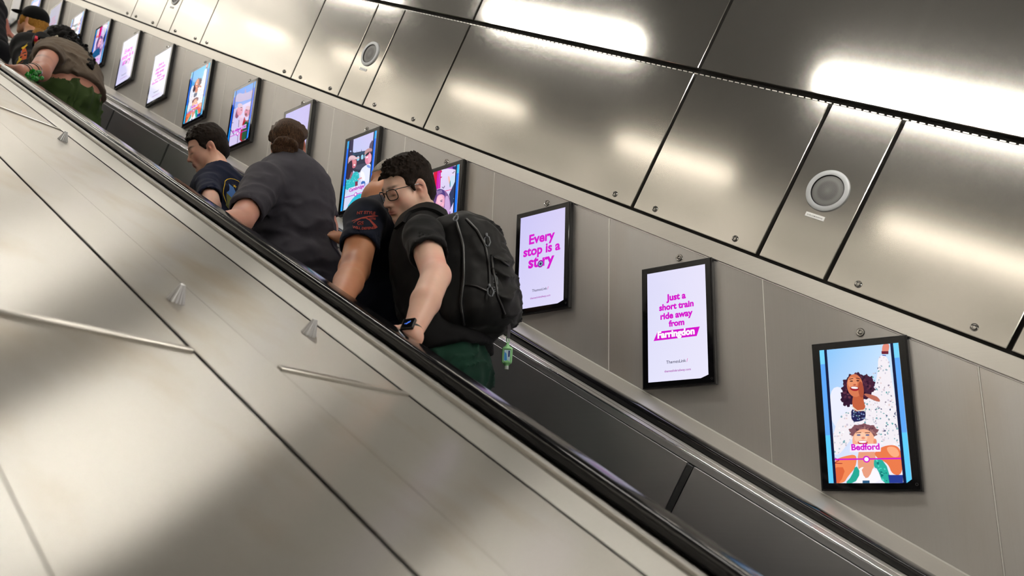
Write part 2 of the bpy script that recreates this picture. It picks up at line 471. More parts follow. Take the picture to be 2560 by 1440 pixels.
# the moving steps: level treads with ribbed tops, risers facing down the slope
TREAD = 0.40
RISE = TREAD * TA
N_NOSE = -0.93                     # nosing line below the ledge (plan units)
def step_level(k):
    """world x of the nosing and z of tread number k (metres)"""
    s = -0.10 + k * (TREAD / CA / K)
    x, _, z = W(s, 0, N_NOSE)
    return x, z
for k in range(-22, 6):
    x, z = step_level(k)
    m = MB()
    y0, y1 = K * (IN_N + .006), K * (IN_F - .006)
    m.hexa([(x - TREAD, y0, z - .02), (x, y0, z - .02), (x, y1, z - .02), (x - TREAD, y1, z - .02),
            (x - TREAD, y0, z), (x, y0, z), (x, y1, z), (x - TREAD, y1, z)])
    for i in range(48):
        yy = y0 + (y1 - y0) * (i + .25) / 48
        m.hexa([(x - TREAD, yy, z), (x, yy, z), (x, yy + .006, z), (x - TREAD, yy + .006, z),
                (x - TREAD, yy, z + .008), (x, yy, z + .008), (x, yy + .006, z + .008), (x - TREAD, yy + .006, z + .008)])
    m.hexa([(x - .02, y0, z - RISE), (x, y0, z - RISE), (x, y1, z - RISE), (x - .02, y1, z - RISE),
            (x - .02, y0, z), (x, y0, z), (x, y1, z), (x - .02, y1, z)])
    m.build('step', MAT['tread'], esc)
def tread_top(xw):
    """height of the tread under a world x"""
    for k in range(-40, 10):
        x, z = step_level(k)
        if x - TREAD <= xw < x: return z + .008
    return 0

# centre deck between the two escalators
deck = empty('centre_deck', W(0, -1.8, -0.10)); tag(deck, 'wide satin steel deck with raised seams between the two escalators', 'escalator deck')
def deckbox(y0, y1, n1, th, name, mat, bevel=.0015, s0=S_TOP + .01, s1=S_BOT - .01):
    return MB().box(s0, s1, y0, y1, n1 - th, n1, bevel).build(name, mat, deck)
DN = -0.090
bars = [-0.378 + 2.372 * k for k in range(-6, 3)]
prev = S_TOP + .01
for q in bars + [S_BOT - .01]:
    deckbox(-1.686, -1.3735, DN, .02, 'deck_panel', MAT['deck'], s0=prev + .002, s1=q - .002)
    deckbox(-2.223, -1.848, DN, .02, 'deck_panel', MAT['deck'], s0=prev + .002, s1=q - .002)
    prev = q
deckbox(-1.8425, -1.688, DN + .0015, .02, 'cover_strip', MAT['deck'])
deckbox(-1.848, -1.8425, DN - .006, .02, 'groove_seal', MAT['dark_gap'], 0)
for q in bars[:-1]:
    for (a, b) in ((-1.686, -1.375), (-2.222, -1.850)):
        MB().box(q - .0075, q + .0075, a, b, DN - .004, DN + .0060, 0.0028, 3).build('seam_bar', MAT['bar'], deck, smooth=True, angle=60)
deckbox(-2.345, -2.2255, DN + .004, .02, 'edge_strip', MAT['deck_strip'])
# cones that stop people sliding down
def cone(s, y, label):
    t = MB()
    prof = [(0.0165, 0.0), (0.0178, 0.002), (0.0170, 0.0045), (0.0062, 0.034), (0.0050, 0.0368), (0.0001, 0.0376)]
    t.lathe([(r * K, h * K) for r, h in prof], W(s, y, DN), N_DIR, 72, flute=14, depth=0.16, cap=False)
    o = t.build('deck_stopper', MAT['cone'], smooth=True, angle=50)
    return tag(o, label, 'deck stopper', 'fluted cones on the centre deck')
cone(-0.643, -1.767, 'fluted metal cone on the cover strip, nearest the lower left')
cone(-0.647, -1.456, 'fluted metal cone on the deck right beside the teenager\'s handrail')
cone(-2.441, -1.454, 'fluted metal cone high on the deck near the top seam')
for k in (-2, -3, -4, -5):
    cone(-0.645 + 1.797 * k, -1.455, 'small fluted metal cone farther up the centre deck')
# the photographer's own escalator
esc2, _, _ = escalator('escalator', 'neighbouring escalator on the near side of the centre deck', -2.47, -3.60, -3.72, -2.345)
# ------------------------------------------------------------------ wall loudspeakers and their number plates
def text_geo(txt, size=1.0, bold=0.0, spacing=1.0):
    cu = bpy.data.curves.new('txt', 'FONT')
    cu.body = txt; cu.size = size; cu.offset = bold; cu.space_character = spacing
    cu.align_x = 'CENTER'; cu.resolution_u = 3; cu.fill_mode = 'FRONT'
    o = bpy.data.objects.new('txt', cu); COL.objects.link(o)
    dg = bpy.context.evaluated_depsgraph_get()
    me = o.evaluated_get(dg).to_mesh()
    vs_ = [tuple(v.co) for v in me.vertices]; fs = [tuple(p.vertices) for p in me.polygons]
    o.evaluated_get(dg).to_mesh_clear()
    bpy.data.objects.remove(o); bpy.data.curves.remove(cu)
    return vs_, fs
def speaker(s, n, label, plabel):
    sp = empty('wall_speaker', W(s, 0, n)); tag(sp, label, 'loudspeaker', 'round loudspeakers in the wall cladding')
    ax = (0, -1, 0); c = W(s, 0.0, n); R = 0.0705 * K; r = 0.0525 * K
    MB().lathe([(R, 0.0), (R, 0.003), (R * .985, .006), (R * .9, .0085), (r * 1.02, .0070), (r, .0055), (r, 0.0)], c, ax, 72, cap=False).build('speaker_ring', MAT['ring'], sp, smooth=True)
    MB().lathe([(r * 1.0, .0008), (r * .985, .0026), (r * .5, .0048), (.0001, .0056)], c, ax, 64, cap=False).build('speaker_grille', MAT['grille_mesh'], sp, smooth=True)
    MB().lathe([(r * 1.012, .0072), (r * .965, .0030), (r * .96, .001)], c, ax, 64, cap=False).build('speaker_gasket', MAT['black_metal'], sp, smooth=True)
    pl = MB().box(s - .0345, s + .0325, -.0022, -.0002, n - .0985, n - .0835, .0006).build('number_plate', MAT['plate'])
    tag(pl, plabel, 'label plate', 'number plates under the loudspeakers')
    v, f = text_geo('N195-COM-PLS09105', .0078, .00006)
    wmax = max(p[0] for p in v) - min(p[0] for p in v)
    k = 0.054 / wmax
    bm = MB(); vv = [bm.bm.verts.new(W(s - .001 + p[0] * k, -.0024, n - .0937 + p[1] * k)) for p in v]
    for q in f: bm.bm.faces.new([vv[i] for i in q])
    attach(bm.build('lettering', MAT['ink']), pl)
def grille_mat():
    m, N, L, b = new_mat('speaker_grille_mesh')
    b.inputs['Metallic'].default_value = 0.4; b.inputs['Roughness'].default_value = 0.55
    tc = N.new('ShaderNodeTexCoord'); mp = N.new('ShaderNodeMapping'); mp.inputs['Scale'].default_value = (420, 420, 420); mp.inputs['Rotation'].default_value = (0, -A, 0)
    L.new(tc.outputs['Object'], mp.inputs[0])
    v = N.new('ShaderNodeTexVoronoi'); v.inputs['Randomness'].default_value = 0.0; v.inputs['Scale'].default_value = 1.0
    L.new(mp.outputs[0], v.inputs['Vector'])
    r = N.new('ShaderNodeMapRange'); r.inputs[1].default_value = .25; r.inputs[2].default_value = .45; r.inputs[3].default_value = 0.03; r.inputs[4].default_value = 0.15
    L.new(v.outputs['Distance'], r.inputs[0])
    c = N.new('ShaderNodeCombineColor')
    for i in range(3): L.new(r.outputs[0], c.inputs[i])
    L.new(c.outputs[0], b.inputs['Base Color'])
    return m
MAT['grille_mesh'] = grille_mat()
speaker(-0.404, 0.857, 'round grey loudspeaker with pale ring, nearest and largest on the wall', 'white number plate under the largest loudspeaker')
speaker(-3.113, 0.860, 'round loudspeaker in the wall, middle one, above the teenager', 'white number plate under the middle loudspeaker')
speaker(-5.815, 0.860, 'round loudspeaker cut by the top edge of the photo', 'white number plate under the loudspeaker at the top edge')

# ------------------------------------------------------------------ digital advertising screens
def lin(c):
    return tuple(((x / 255.0 + 0.055) / 1.055) ** 2.4 if x > 10 else x / 255.0 / 12.92 for x in c)
def screen_mat():
    m, N, L, b = new_mat('lit_screen')
    at = N.new('ShaderNodeAttribute'); at.attribute_name = 'Col'
    b.inputs['Base Color'].default_value = (0.004, 0.004, 0.005, 1)
    b.inputs['Roughness'].default_value = 0.05; b.inputs['Specular IOR Level'].default_value = 0.08
    L.new(at.outputs['Color'], b.inputs['Emission Color'])
    b.inputs['Emission Strength'].default_value = 1.0
    return m
MAT['screen'] = screen_mat()

def homography(q):
    """maps reference-quad points (TL, TR, BR, BL) to the unit square, v downwards"""
    src = q; dst = [(0, 0), (1, 0), (1, 1), (0, 1)]
    a = []; bb = []
    for (x, y), (u, v) in zip(src, dst):
        a.append([x, y, 1, 0, 0, 0, -u * x, -u * y]); bb.append(u)
        a.append([0, 0, 0, x, y, 1, -v * x, -v * y]); bb.append(v)
    h = np.linalg.solve(np.array(a, float), np.array(bb, float))
    def f(p):
        x, y = p; d = h[6] * x + h[7] * y + 1
        return ((h[0] * x + h[1] * y + h[2]) / d, (h[3] * x + h[4] * y + h[5]) / d)
    return f

SW, SH = 0.2731, 0.441
AW, AH = SW * 0.826, SH * 0.90
class Art:
    """flat picture shown by a screen: coloured shapes in the unit square (v downwards)"""
    def __init__(self, quad=None):
        self.f = homography(quad) if quad else (lambda p: p)
        self.v = []; self.c = []; self.faces = []; self.layer = 0
    def _add(self, pts, cols):
        b = len(self.v)
        for (u, v), c in zip(pts, cols):
            self.v.append((u, v, self.layer)); self.c.append(c)
        self.faces.append(tuple(range(b, b + len(pts))))
    def grid(self, u0, u1, v0, v1, tl, tr, br, bl, n=8):
        """four-colour gradient"""
        self.layer += 1
        tl, tr, br, bl = map(lambda q: np.array(lin(q)), (tl, tr, br, bl))
        for i in range(n):
            for j in range(n):
                P = []; Cc = []
                for a, b in ((i, j), (i + 1, j), (i + 1, j + 1), (i, j + 1)):
                    s, t = a / n, b / n
                    P.append((u0 + (u1 - u0) * s, v0 + (v1 - v0) * t))
                    Cc.append(tuple((tl * (1 - s) + tr * s) * (1 - t) + (bl * (1 - s) + br * s) * t))
                self._add(P, Cc)
    def poly(self, pts, col, smooth=0, raw=False, layer=True):
        if layer: self.layer += 1
        P = [p if raw else self.f(p) for p in pts]
        for _ in range(smooth):
            Q = []
            for i in range(len(P)):
                a, b = P[i], P[(i + 1) % len(P)]
                Q += [(a[0] * .75 + b[0] * .25, a[1] * .75 + b[1] * .25), (a[0] * .25 + b[0] * .75, a[1] * .25 + b[1] * .75)]
            P = Q
        P = [(min(1, max(0, u)), min(1, max(0, v))) for u, v in P]
        self._add(P, [lin(col)] * len(P))
    def blob(self, cx, cy, rx, ry, col, rot=0, lobes=0, amp=0.0, n=40, layer=True, seed=0):
        rnd = random.Random(seed)
        ph = rnd.random() * 6
        P = []
        for i in range(n):
            t = 2 * math.pi * i / n
            k = 1 + (amp * math.sin(lobes * t + ph) + amp * .6 * math.sin((lobes * 2 + 1) * t + ph * 2) if lobes else 0)
            x, y = rx * k * math.cos(t), ry * k * math.sin(t)
            P.append((cx + x * math.cos(rot) - y * math.sin(rot), cy + x * math.sin(rot) + y * math.cos(rot)))
        self.poly(P, col, layer=layer)
    def line(self, pts, w, col):
        self.layer += 1
        for a, b in zip(pts[:-1], pts[1:]):
            d = math.hypot(b[0] - a[0], b[1] - a[1]) or 1
            nx, ny = -(b[1] - a[1]) / d * w / 2, (b[0] - a[0]) / d * w / 2
            self.poly([(a[0] + nx, a[1] + ny), (b[0] + nx, b[1] + ny), (b[0] - nx, b[1] - ny), (a[0] - nx, a[1] - ny)], col, layer=False)
    def specks(self, pts_poly, n, r, cols, seed=1):
        self.layer += 1
        rnd = random.Random(seed)
        xs = [p[0] for p in pts_poly]; ys = [p[1] for p in pts_poly]
        def inside(x, y):
            c = False
            for i in range(len(pts_poly)):
                x1, y1 = pts_poly[i]; x2, y2 = pts_poly[i - 1]
                if (y1 > y) != (y2 > y) and x < (x2 - x1) * (y - y1) / (y2 - y1) + x1: c = not c
            return c
        k = 0
        while k < n:
            x, y = rnd.uniform(min(xs), max(xs)), rnd.uniform(min(ys), max(ys))
            if inside(x, y):
                self.blob(x, y, r * rnd.uniform(.5, 1.4), r * rnd.uniform(.5, 1.2), rnd.choice(cols), rot=rnd.random() * 3, n=6, layer=False)
                k += 1
    def ring(self, cx, cy, r, col, inner):
        P0 = self.f((cx, cy)); P1 = self.f((cx + r, cy))
        ru = abs(P1[0] - P0[0]); rv = ru * AW / AH
        for k, c in ((1.0, col), (.62, inner)):
            self.layer += 1
            self._add([(P0[0] + ru * k * math.cos(t * .2618), P0[1] + rv * k * math.sin(t * .2618)) for t in range(24)], [lin(c)] * 24)

class Letters(Art):
    def text(self, txt, u, v, width, col, bold=0.035, height=None):
        """width: share of the picture's width the line fills; v: its baseline"""
        self.layer += 1
        vs_, fs = text_geo(txt, 1.0, bold)
        x0 = min(p[0] for p in vs_); x1 = max(p[0] for p in vs_)
        k = width / (x1 - x0); kv = k * AW / AH * (height or 1.0)
        b = len(self.v)
        for p in vs_:
            self.v.append((u + (p[0] - (x0 + x1) / 2) * k, v - p[1] * kv, self.layer)); self.c.append(lin(col))
        for q in fs: self.faces.append(tuple(b + i for i in q))

MAG = (214, 20, 205); NAVY = (20, 24, 70)
def side_strips(a, dark=(12, 20, 55), c1=(70, 200, 250), c2=(40, 120, 250), c3=(60, 190, 250)):
    a.layer += 1
    for u0, u1, cs in ((0.0, .062, None), (.938, 1.0, None)):
        for v0, v1, c in ((0, .11, c1), (.11, .65, c2), (.65, 1, c3)):
            a.poly([(u0, v0), (u1, v0), (u1, v1), (u0, v1)], c, raw=True, layer=False)
    a.layer += 1
    a.poly([(.062, 0), (.098, 0), (.098, 1), (.062, 1)], dark, raw=True, layer=False)
    a.poly([(.902, 0), (.938, 0), (.938, 1), (.902, 1)], dark, raw=True, layer=False)

def art_lilac(l):
    a = Art(); a.grid(0, 1, 0, 1, *l)
    return a
LIL = ((205, 200, 247), (216, 208, 247), (226, 220, 250), (218, 214, 250))
WHI = ((222, 220, 250), (232, 228, 251), (235, 232, 252), (228, 228, 252))

def art_couple(far):
    a = Art([(295, 218), (722, 177), (798, 936), (347, 936)])
    if far: a.grid(0, 1, 0, 1, (10, 150, 235), (40, 190, 240), (225, 225, 250), (120, 190, 245))
    else: a.grid(0, 1, 0, 1, (130, 196, 252), (206, 232, 255), (250, 246, 255), (226, 232, 255))
    a.poly([(345, 430), (420, 405), (520, 560), (470, 640), (360, 640)], (238, 240, 255), 2)
    jac = [(470, 545), (530, 490), (590, 440), (612, 330), (612, 245), (668, 245), (690, 400), (722, 560), (742, 735), (640, 745), (540, 650), (470, 690), (400, 790), (366, 770), (372, 640), (420, 560)]
    a.poly(jac, (246, 240, 246), 2)
    a.specks(jac, 200, 5.0, [(222, 214, 226), (206, 196, 214), (232, 210, 208), (188, 196, 210), (120, 170, 180), (255, 255, 255)], 3)
    a.specks([(575, 330), (612, 300), (690, 420), (720, 640), (640, 700), (560, 560)], 60, 4.4, [(150, 140, 160), (90, 170, 170), (210, 196, 206), (70, 80, 120)], 4)
    a.poly([(640, 180), (676, 180), (668, 232), (638, 240), (632, 214)], (230, 140, 120), 2)
    a.poly([(630, 222), (669, 222), (668, 238), (632, 238)], (110, 30, 50))
    a.line([(636, 244), (655, 246)], 5, (60, 90, 190))
    a.blob(500, 420, 82, 78, (58, 24, 50), lobes=11, amp=.07, n=90, seed=2)
    a.blob(447, 470, 36, 52, (50, 20, 48), lobes=9, amp=.1, n=60, seed=3)
    a.blob(553, 408, 42, 56, (66, 28, 54), lobes=9, amp=.1, n=60, seed=5)
    a.specks([(420, 400), (470, 345), (570, 350), (580, 420), (540, 470), (440, 500)], 70, 8, [(84, 40, 62), (40, 16, 40), (100, 52, 70)], 6)
    a.poly([(478, 450), (528, 440), (536, 500), (548, 530), (500, 560), (470, 520)], (198, 98, 62), 2)
    a.blob(487, 408, 43, 62, (218, 122, 82), rot=-.12)
    a.blob(474, 392, 26, 30, (236, 150, 108), rot=-.1)
    a.blob(520, 430, 15, 44, (176, 82, 56), rot=-.1)
    for ex in (468, 503): a.blob(ex, 384 - (ex - 468) * .06, 9, 3.2, (60, 24, 30), n=14)
    a.line([(456, 374), (478, 369)], 4, (70, 30, 34)); a.line([(494, 367), (515, 372)], 4, (70, 30, 34))
    a.blob(486, 404, 8, 5, (196, 96, 70), n=14)
    a.blob(485, 424, 24, 13, (160, 22, 40), rot=.08); a.blob(485, 420, 19, 6, (255, 246, 246), rot=.08)
    a.poly([(528, 448), (600, 462), (625, 486), (620, 500), (560, 476)], (190, 110, 90), 1)
    a.line([(470, 520), (500, 545), (545, 540)], 5, (240, 225, 200))
    a.poly([(466, 530), (500, 552), (545, 542), (546, 585), (520, 602), (470, 606)], (34, 34, 84), 1)
    a.specks([(470, 545), (540, 550), (540, 595), (474, 600)], 40, 3.6, [(120, 140, 190), (200, 210, 230), (16, 20, 50), (70, 120, 130)], 7)
    a.blob(535, 656, 78, 40, (132, 84, 92), lobes=9, amp=.07, n=60, seed=9)
    a.specks([(470, 650), (510, 625), (590, 640), (605, 680)], 40, 7, [(160, 112, 112), (98, 58, 70)], 8)
    a.poly([(502, 740), (592, 735), (604, 830), (560, 905), (505, 890)], (236, 160, 128), 2)
    a.blob(534, 706, 60, 62, (250, 182, 146)); a.blob(520, 690, 36, 30, (255, 204, 172))
    a.blob(597, 714, 9, 18, (236, 146, 116))
    for ex in (508, 556): a.blob(ex, 676, 11, 4.6, (96, 104, 150), n=14); a.line([(ex - 14, 664), (ex + 14, 662)], 4, (120, 70, 64))
    a.blob(533, 692, 10, 7, (236, 150, 120), n=14)
    a.blob(530, 716, 27, 11, (196, 50, 60)); a.blob(530, 713, 22, 6, (255, 250, 250))
    a.poly([(372, 812), (430, 790), (500, 778), (494, 850), (450, 900), (430, 936), (372, 936)], (246, 140, 88), 2)
    a.poly([(372, 850), (440, 850), (410, 936), (372, 936)], (226, 104, 62), 1)
    a.poly([(590, 770), (640, 735), (712, 728), (742, 770), (748, 892), (690, 892), (668, 830), (606, 800)], (238, 124, 76), 2)
    a.poly([(650, 740), (712, 738), (735, 790), (690, 800)], (255, 176, 132), 2)
    a.poly([(500, 850), (600, 850), (640, 936), (460, 936)], (252, 250, 255), 1)
    a.poly([(520, 850), (592, 840), (566, 905), (540, 910)], (236, 160, 130), 1)
    a.poly([(492, 835), (520, 880), (486, 940), (432, 940), (470, 900)], (40, 170, 150), 1)
    a.poly([(592, 800), (652, 815), (690, 940), (640, 940), (612, 860), (590, 850)], (44, 178, 160), 1)
    a.specks([(600, 810), (645, 830), (670, 930), (640, 930)], 20, 6, [(20, 120, 120), (90, 220, 200)], 11)
    a.poly([(668, 892), (748, 892), (750, 940), (676, 940)], (40, 60, 150))
    a.poly([(530, 922), (568, 922), (568, 940), (530, 940)], (40, 90, 130))
    a.line([(380, 800), (402, 812), (378, 828), (420, 830)], 3.5, (150, 20, 40))
    a.poly([(462, 727), (630, 722), (628, 766), (461, 769)], (248, 238, 252))
    a.line([(372, 808), (742, 803)], 8, MAG); a.ring(551, 807, 19, MAG, (255, 255, 255))
    side_strips(a, *(() if far else ((10, 20, 60), (120, 215, 255), (96, 170, 250), (96, 208, 255))))
    t = Letters(); t.layer = 60
    u, v = a.f((546, 756)); t.text('Bedford', u, v, .345, MAG, .036)
    return a, t
def art_farringdon():
    a = art_lilac(WHI)
    t = Letters(); t.layer = 4
    for txt, v, w in (('Just a', .280, .335), ('short train', .362, .59), ('ride away', .444, .55), ('from', .518, .265)):
        t.text(txt, .5, v, w, MAG, .045)
    a.poly([(.10, .632), (.17, .552), (.885, .552), (.83, .632)], MAG, raw=True)
    t.text('Farringdon', .485, .611, .63, (255, 250, 255), .05)
    t.text('ThamesLink', .48, .848, .33, NAVY, .004); t.text('/', .665, .848, .022, (220, 40, 160), .01)
    t.text('thameslinkrailway.com', .5, .923, .44, (170, 40, 170), .012)
    return a, t
def art_story():
    a = art_lilac(LIL)
    t = Letters(); t.layer = 4
    t.text('Every', .5, .315, .575, MAG, .036); t.text('stop is a', .5, .440, .82, MAG, .036)
    t.text('st ry', .5, .575, .575, MAG, .036)
    # the o of the last word is drawn as a little round window
    for r, c in ((.072, MAG), (.058, (60, 70, 110)), (.045, (150, 170, 200)), (.026, (40, 50, 80))):
        t.layer += 1
        t._add([(.487 + r * math.cos(k * .2618), .553 + r * AW / AH * math.sin(k * .2618)) for k in range(24)], [lin(c)] * 24)
    t.text('ThamesLink', .48, .838, .33, NAVY, .004); t.text('/', .665, .838, .022, (220, 40, 160), .01)
    t.text('thameslinkrailway.com', .5, .912, .44, (170, 40, 170), .012)
    return a, t
def art_laugh(far):
    a = Art([(161, 448), (912, 212), (810, 1937), (40, 2118)])
    a.grid(0, 1, 0, 1, (225, 215, 250), (235, 225, 250), (180, 150, 220), (214, 205, 250))
    a.poly([(200, 500), (350, 480), (330, 690), (190, 720)], (240, 205, 225), 1)
    a.poly([(195, 700), (330, 672), (330, 715), (195, 730)], (245, 160, 40))
    a.poly([(195, 730), (330, 715), (330, 760), (195, 790)], (235, 110, 130), 1)
    a.poly([(520, 320), (860, 220), (860, 340), (700, 300)], (150, 70, 180), 1)
    a.poly([(750, 270), (860, 240), (860, 320), (780, 320)], (30, 40, 110), 1)
    a.poly([(700, 470), (840, 440), (810, 690), (720, 700)], (205, 225, 245), 2)
    a.poly([(660, 460), (700, 470), (720, 640), (690, 640)], (245, 190, 180), 2)
    a.poly([(705, 560), (720, 560), (720, 700), (700, 700)], (20, 140, 150), 1)
    a.poly([(362, 375), (450, 350), (415, 790), (340, 810)], (214, 10, 60))
    a.poly([(430, 540), (450, 350), (470, 350), (440, 740), (415, 760)], (200, 20, 190))
    a.poly([(460, 345), (520, 330), (505, 720), (440, 735)], (220, 20, 150))
    a.poly([(480, 400), (500, 395), (480, 725), (462, 728)], (190, 70, 220))
    a.poly([(500, 330), (550, 350), (515, 410)], (200, 10, 80), 1); a.poly([(500, 480), (550, 470), (520, 510)], (200, 10, 90), 1)
    a.line([(540, 690), (570, 720), (600, 670)], 16, (110, 90, 140)); a.line([(755, 400), (790, 395), (800, 350)], 12, (70, 40, 70))
    a.line([(560, 790), (740, 745)], 14, (230, 90, 150))
    a.poly([(850, 500), (690, 850), (740, 1200), (830, 1260), (850, 900)], (44, 56, 96))
    a.blob(800, 940, 16, 14, (120, 220, 240)); a.blob(810, 855, 10, 10, (90, 200, 220))
    hair = [(280, 1100), (300, 930), (370, 790), (480, 720), (600, 760), (680, 860), (720, 1000), (730, 1160), (690, 1500), (320, 1500)]
    a.poly(hair, (132, 92, 150), 2)
    a.poly([(280, 1110), (310, 930), (380, 790), (440, 790), (430, 960), (350, 1140)], (92, 62, 120), 2)
    a.poly([(430, 760), (520, 730), (600, 780), (620, 900), (520, 830), (450, 850)], (80, 60, 130), 2)
    for k in range(7): a.line([(430 + 16 * k, 780 - 4 * k), (445 + 17 * k, 850 - 6 * k)], 6, (196, 166, 214))
    a.poly([(610, 880), (680, 880), (716, 1060), (700, 1300), (560, 1300), (600, 1100)], (206, 170, 220), 2)
    a.poly([(440, 880), (520, 840), (590, 870), (600, 960), (590, 1080), (560, 1170), (470, 1220), (380, 1140), (420, 1000)], (240, 170, 200), 2)
    a.blob(500, 960, 60, 90, (250, 196, 214), rot=.2); a.blob(560, 1060, 18, 30, (250, 190, 205))
    a.line([(505, 985), (555, 965)], 12, (90, 50, 90)); a.blob(530, 1000, 24, 8, (70, 50, 110), rot=-.3)
    a.blob(525, 1120, 34, 20, (150, 40, 90), rot=-.5); a.blob(524, 1112, 26, 9, (250, 240, 250), rot=-.5)
    a.poly([(800, 990), (700, 1200), (810, 1260)], (216, 206, 250))
    a.poly([(120, 1400), (420, 1240), (600, 1280), (660, 1700), (100, 1900)], (30, 90, 140), 2)
    a.poly([(60, 1700), (760, 1520), (760, 2050), (50, 2100)], (222, 200, 240))
    a.poly([(80, 1560), (360, 1480), (360, 1720), (70, 1790)], (20, 90, 130), 1)
    a.line([(70, 1880), (780, 1710)], 16, MAG); a.ring(420, 1796, 40, MAG, (255, 255, 255))
    for k in range(4): a.line([(190 + 100 * k, 1790 - 24 * k), (262 + 100 * k, 1772 - 24 * k)], 40, MAG)
    side_strips(a, c1=(40, 185, 240), c2=(10, 120, 250))
    return a, None
def art_cambridge():
    a = Art([(228, 290), (666, 124), (568, 1197), (121, 1333)])
    a.grid(0, 1, 0, 1, (196, 200, 246), (210, 202, 246), (210, 215, 250), (190, 225, 245))
    a.poly([(300, 460), (630, 400), (600, 700), (360, 760), (200, 640)], (44, 48, 70))
    a.poly([(300, 440), (360, 478), (365, 420), (372, 470), (425, 450), (432, 400), (440, 444), (520, 420), (600, 400), (600, 450), (300, 500)], (40, 70, 100))
    for cx, cy in ((385, 540), (448, 520), (500, 505)): a.poly([(cx - 22, cy + 40), (cx - 20, cy - 20), (cx, cy - 40), (cx + 18, cy - 25), (cx + 16, cy + 30)], (150, 210, 235), 1)
    a.poly([(340, 640), (560, 600), (560, 690), (340, 720)], (70, 70, 90), 2)
    a.poly([(545, 350), (610, 240), (612, 420), (560, 440)], (90, 80, 110), 1)
    a.poly([(235, 270), (318, 240), (300, 500), (225, 560), (215, 500)], (50, 44, 76))
    a.blob(272, 435, 11, 11, (170, 190, 240))
    a.poly([(200, 860), (215, 700), (240, 560), (300, 540), (320, 700), (270, 880)], (52, 32, 56), 2)
    a.poly([(195, 870), (270, 850), (320, 740), (395, 740), (400, 870), (345, 960), (180, 1030)], (40, 190, 200), 1)
    a.specks([(205, 880), (320, 750), (390, 750), (390, 870), (200, 1000)], 60, 6, [(90, 220, 225), (20, 150, 175), (140, 235, 235)], 5)
    a.poly([(262, 870), (310, 760), (285, 740), (262, 800)], (150, 90, 110))
    a.blob(322, 610, 38, 78, (206, 112, 130), rot=.1); a.blob(330, 590, 26, 44, (226, 140, 150), rot=.1)
    a.blob(330, 640, 16, 11, (255, 245, 250), rot=-.3); a.line([(330, 565), (356, 560)], 6, (70, 30, 50))
    a.poly([(296, 560), (300, 700), (262, 800), (220, 840), (216, 700), (250, 590)], (46, 28, 50), 2)
    a.poly([(216, 670), (222, 570), (262, 500), (320, 494), (360, 530), (406, 512), (404, 540), (330, 560), (270, 570), (232, 620)], (228, 190, 200), 1)
    a.poly([(225, 640), (250, 570), (330, 552), (330, 545), (250, 555)], (196, 150, 170), 1)
    a.poly([(430, 700), (500, 640), (580, 610), (590, 760), (560, 900), (440, 930), (400, 800)], (232, 236, 255), 1)
    a.poly([(410, 740), (470, 730), (500, 860), (450, 880)], (250, 250, 255), 2); a.poly([(430, 880), (500, 880), (480, 980), (430, 960)], (60, 110, 190), 1)
    a.poly([(505, 640), (560, 640), (575, 690), (530, 680)], (130, 160, 230), 1)
    a.blob(535, 540, 46, 92, (236, 140, 170), rot=.15); a.blob(560, 540, 26, 70, (244, 170, 196), rot=.1)
    a.poly([(480, 500), (486, 430), (540, 385), (600, 395), (600, 435), (530, 450)], (196, 150, 150), 1)
    a.poly([(480, 515), (530, 445), (600, 430), (600, 440), (535, 462)], (120, 80, 90), 1)
    a.poly([(490, 490), (548, 440), (552, 470), (520, 500), (494, 510)], (30, 20, 40), 1)
    a.blob(520, 525, 20, 10, (255, 245, 250), rot=-.7)
    a.line([(380, 860), (440, 830)], 20, (226, 150, 160)); a.poly([(340, 890), (380, 880), (380, 950), (340, 970)], (130, 50, 80))
    a.poly([(160, 1060), (430, 980), (470, 1060), (300, 1250), (150, 1310)], (216, 222, 250), 1)
    a.poly([(200, 1300), (330, 1100), (440, 1060), (450, 1100), (300, 1270)], (50, 190, 215), 1)
    a.poly([(245, 990), (480, 915), (480, 990), (240, 1050)], (232, 220, 250))
    a.line([(165, 1136), (590, 1010)], 10, (190, 20, 200)); a.ring(349, 1080, 22, (190, 20, 200), (255, 250, 255))
    side_strips(a, c1=(40, 170, 240), c2=(16, 110, 250), c3=(30, 160, 245))
    t = Letters(); t.layer = 60
    u, v = a.f((362, 1010)); t.text('Cambridge', u, v, .50, (180, 10, 190), .036)
    return a, t
def art_lines(far):
    a = art_lilac(((188, 184, 238), (200, 190, 238), (206, 196, 240), (196, 190, 240)) if not far else ((70, 80, 130), (84, 84, 130), (110, 100, 160), (90, 96, 160)))
    t = Letters(); t.layer = 4
    c = (205, 10, 195) if not far else (130, 30, 110)
    if not far:
        t.text('on', .50, .295, .17, c, .05); t.text('er', .64, .385, .17, c, .05); t.text('r', .74, .465, .07, c, .05)
    else:
        for v, w, u in ((.30, .36, .46), (.37, .36, .48), (.44, .56, .5), (.505, .62, .52), (.57, .5, .5)):
            t.poly([(u - w / 2, v), (u + w / 2, v), (u + w / 2, v + .03), (u - w / 2, v + .03)], c, raw=True)
    return a, t
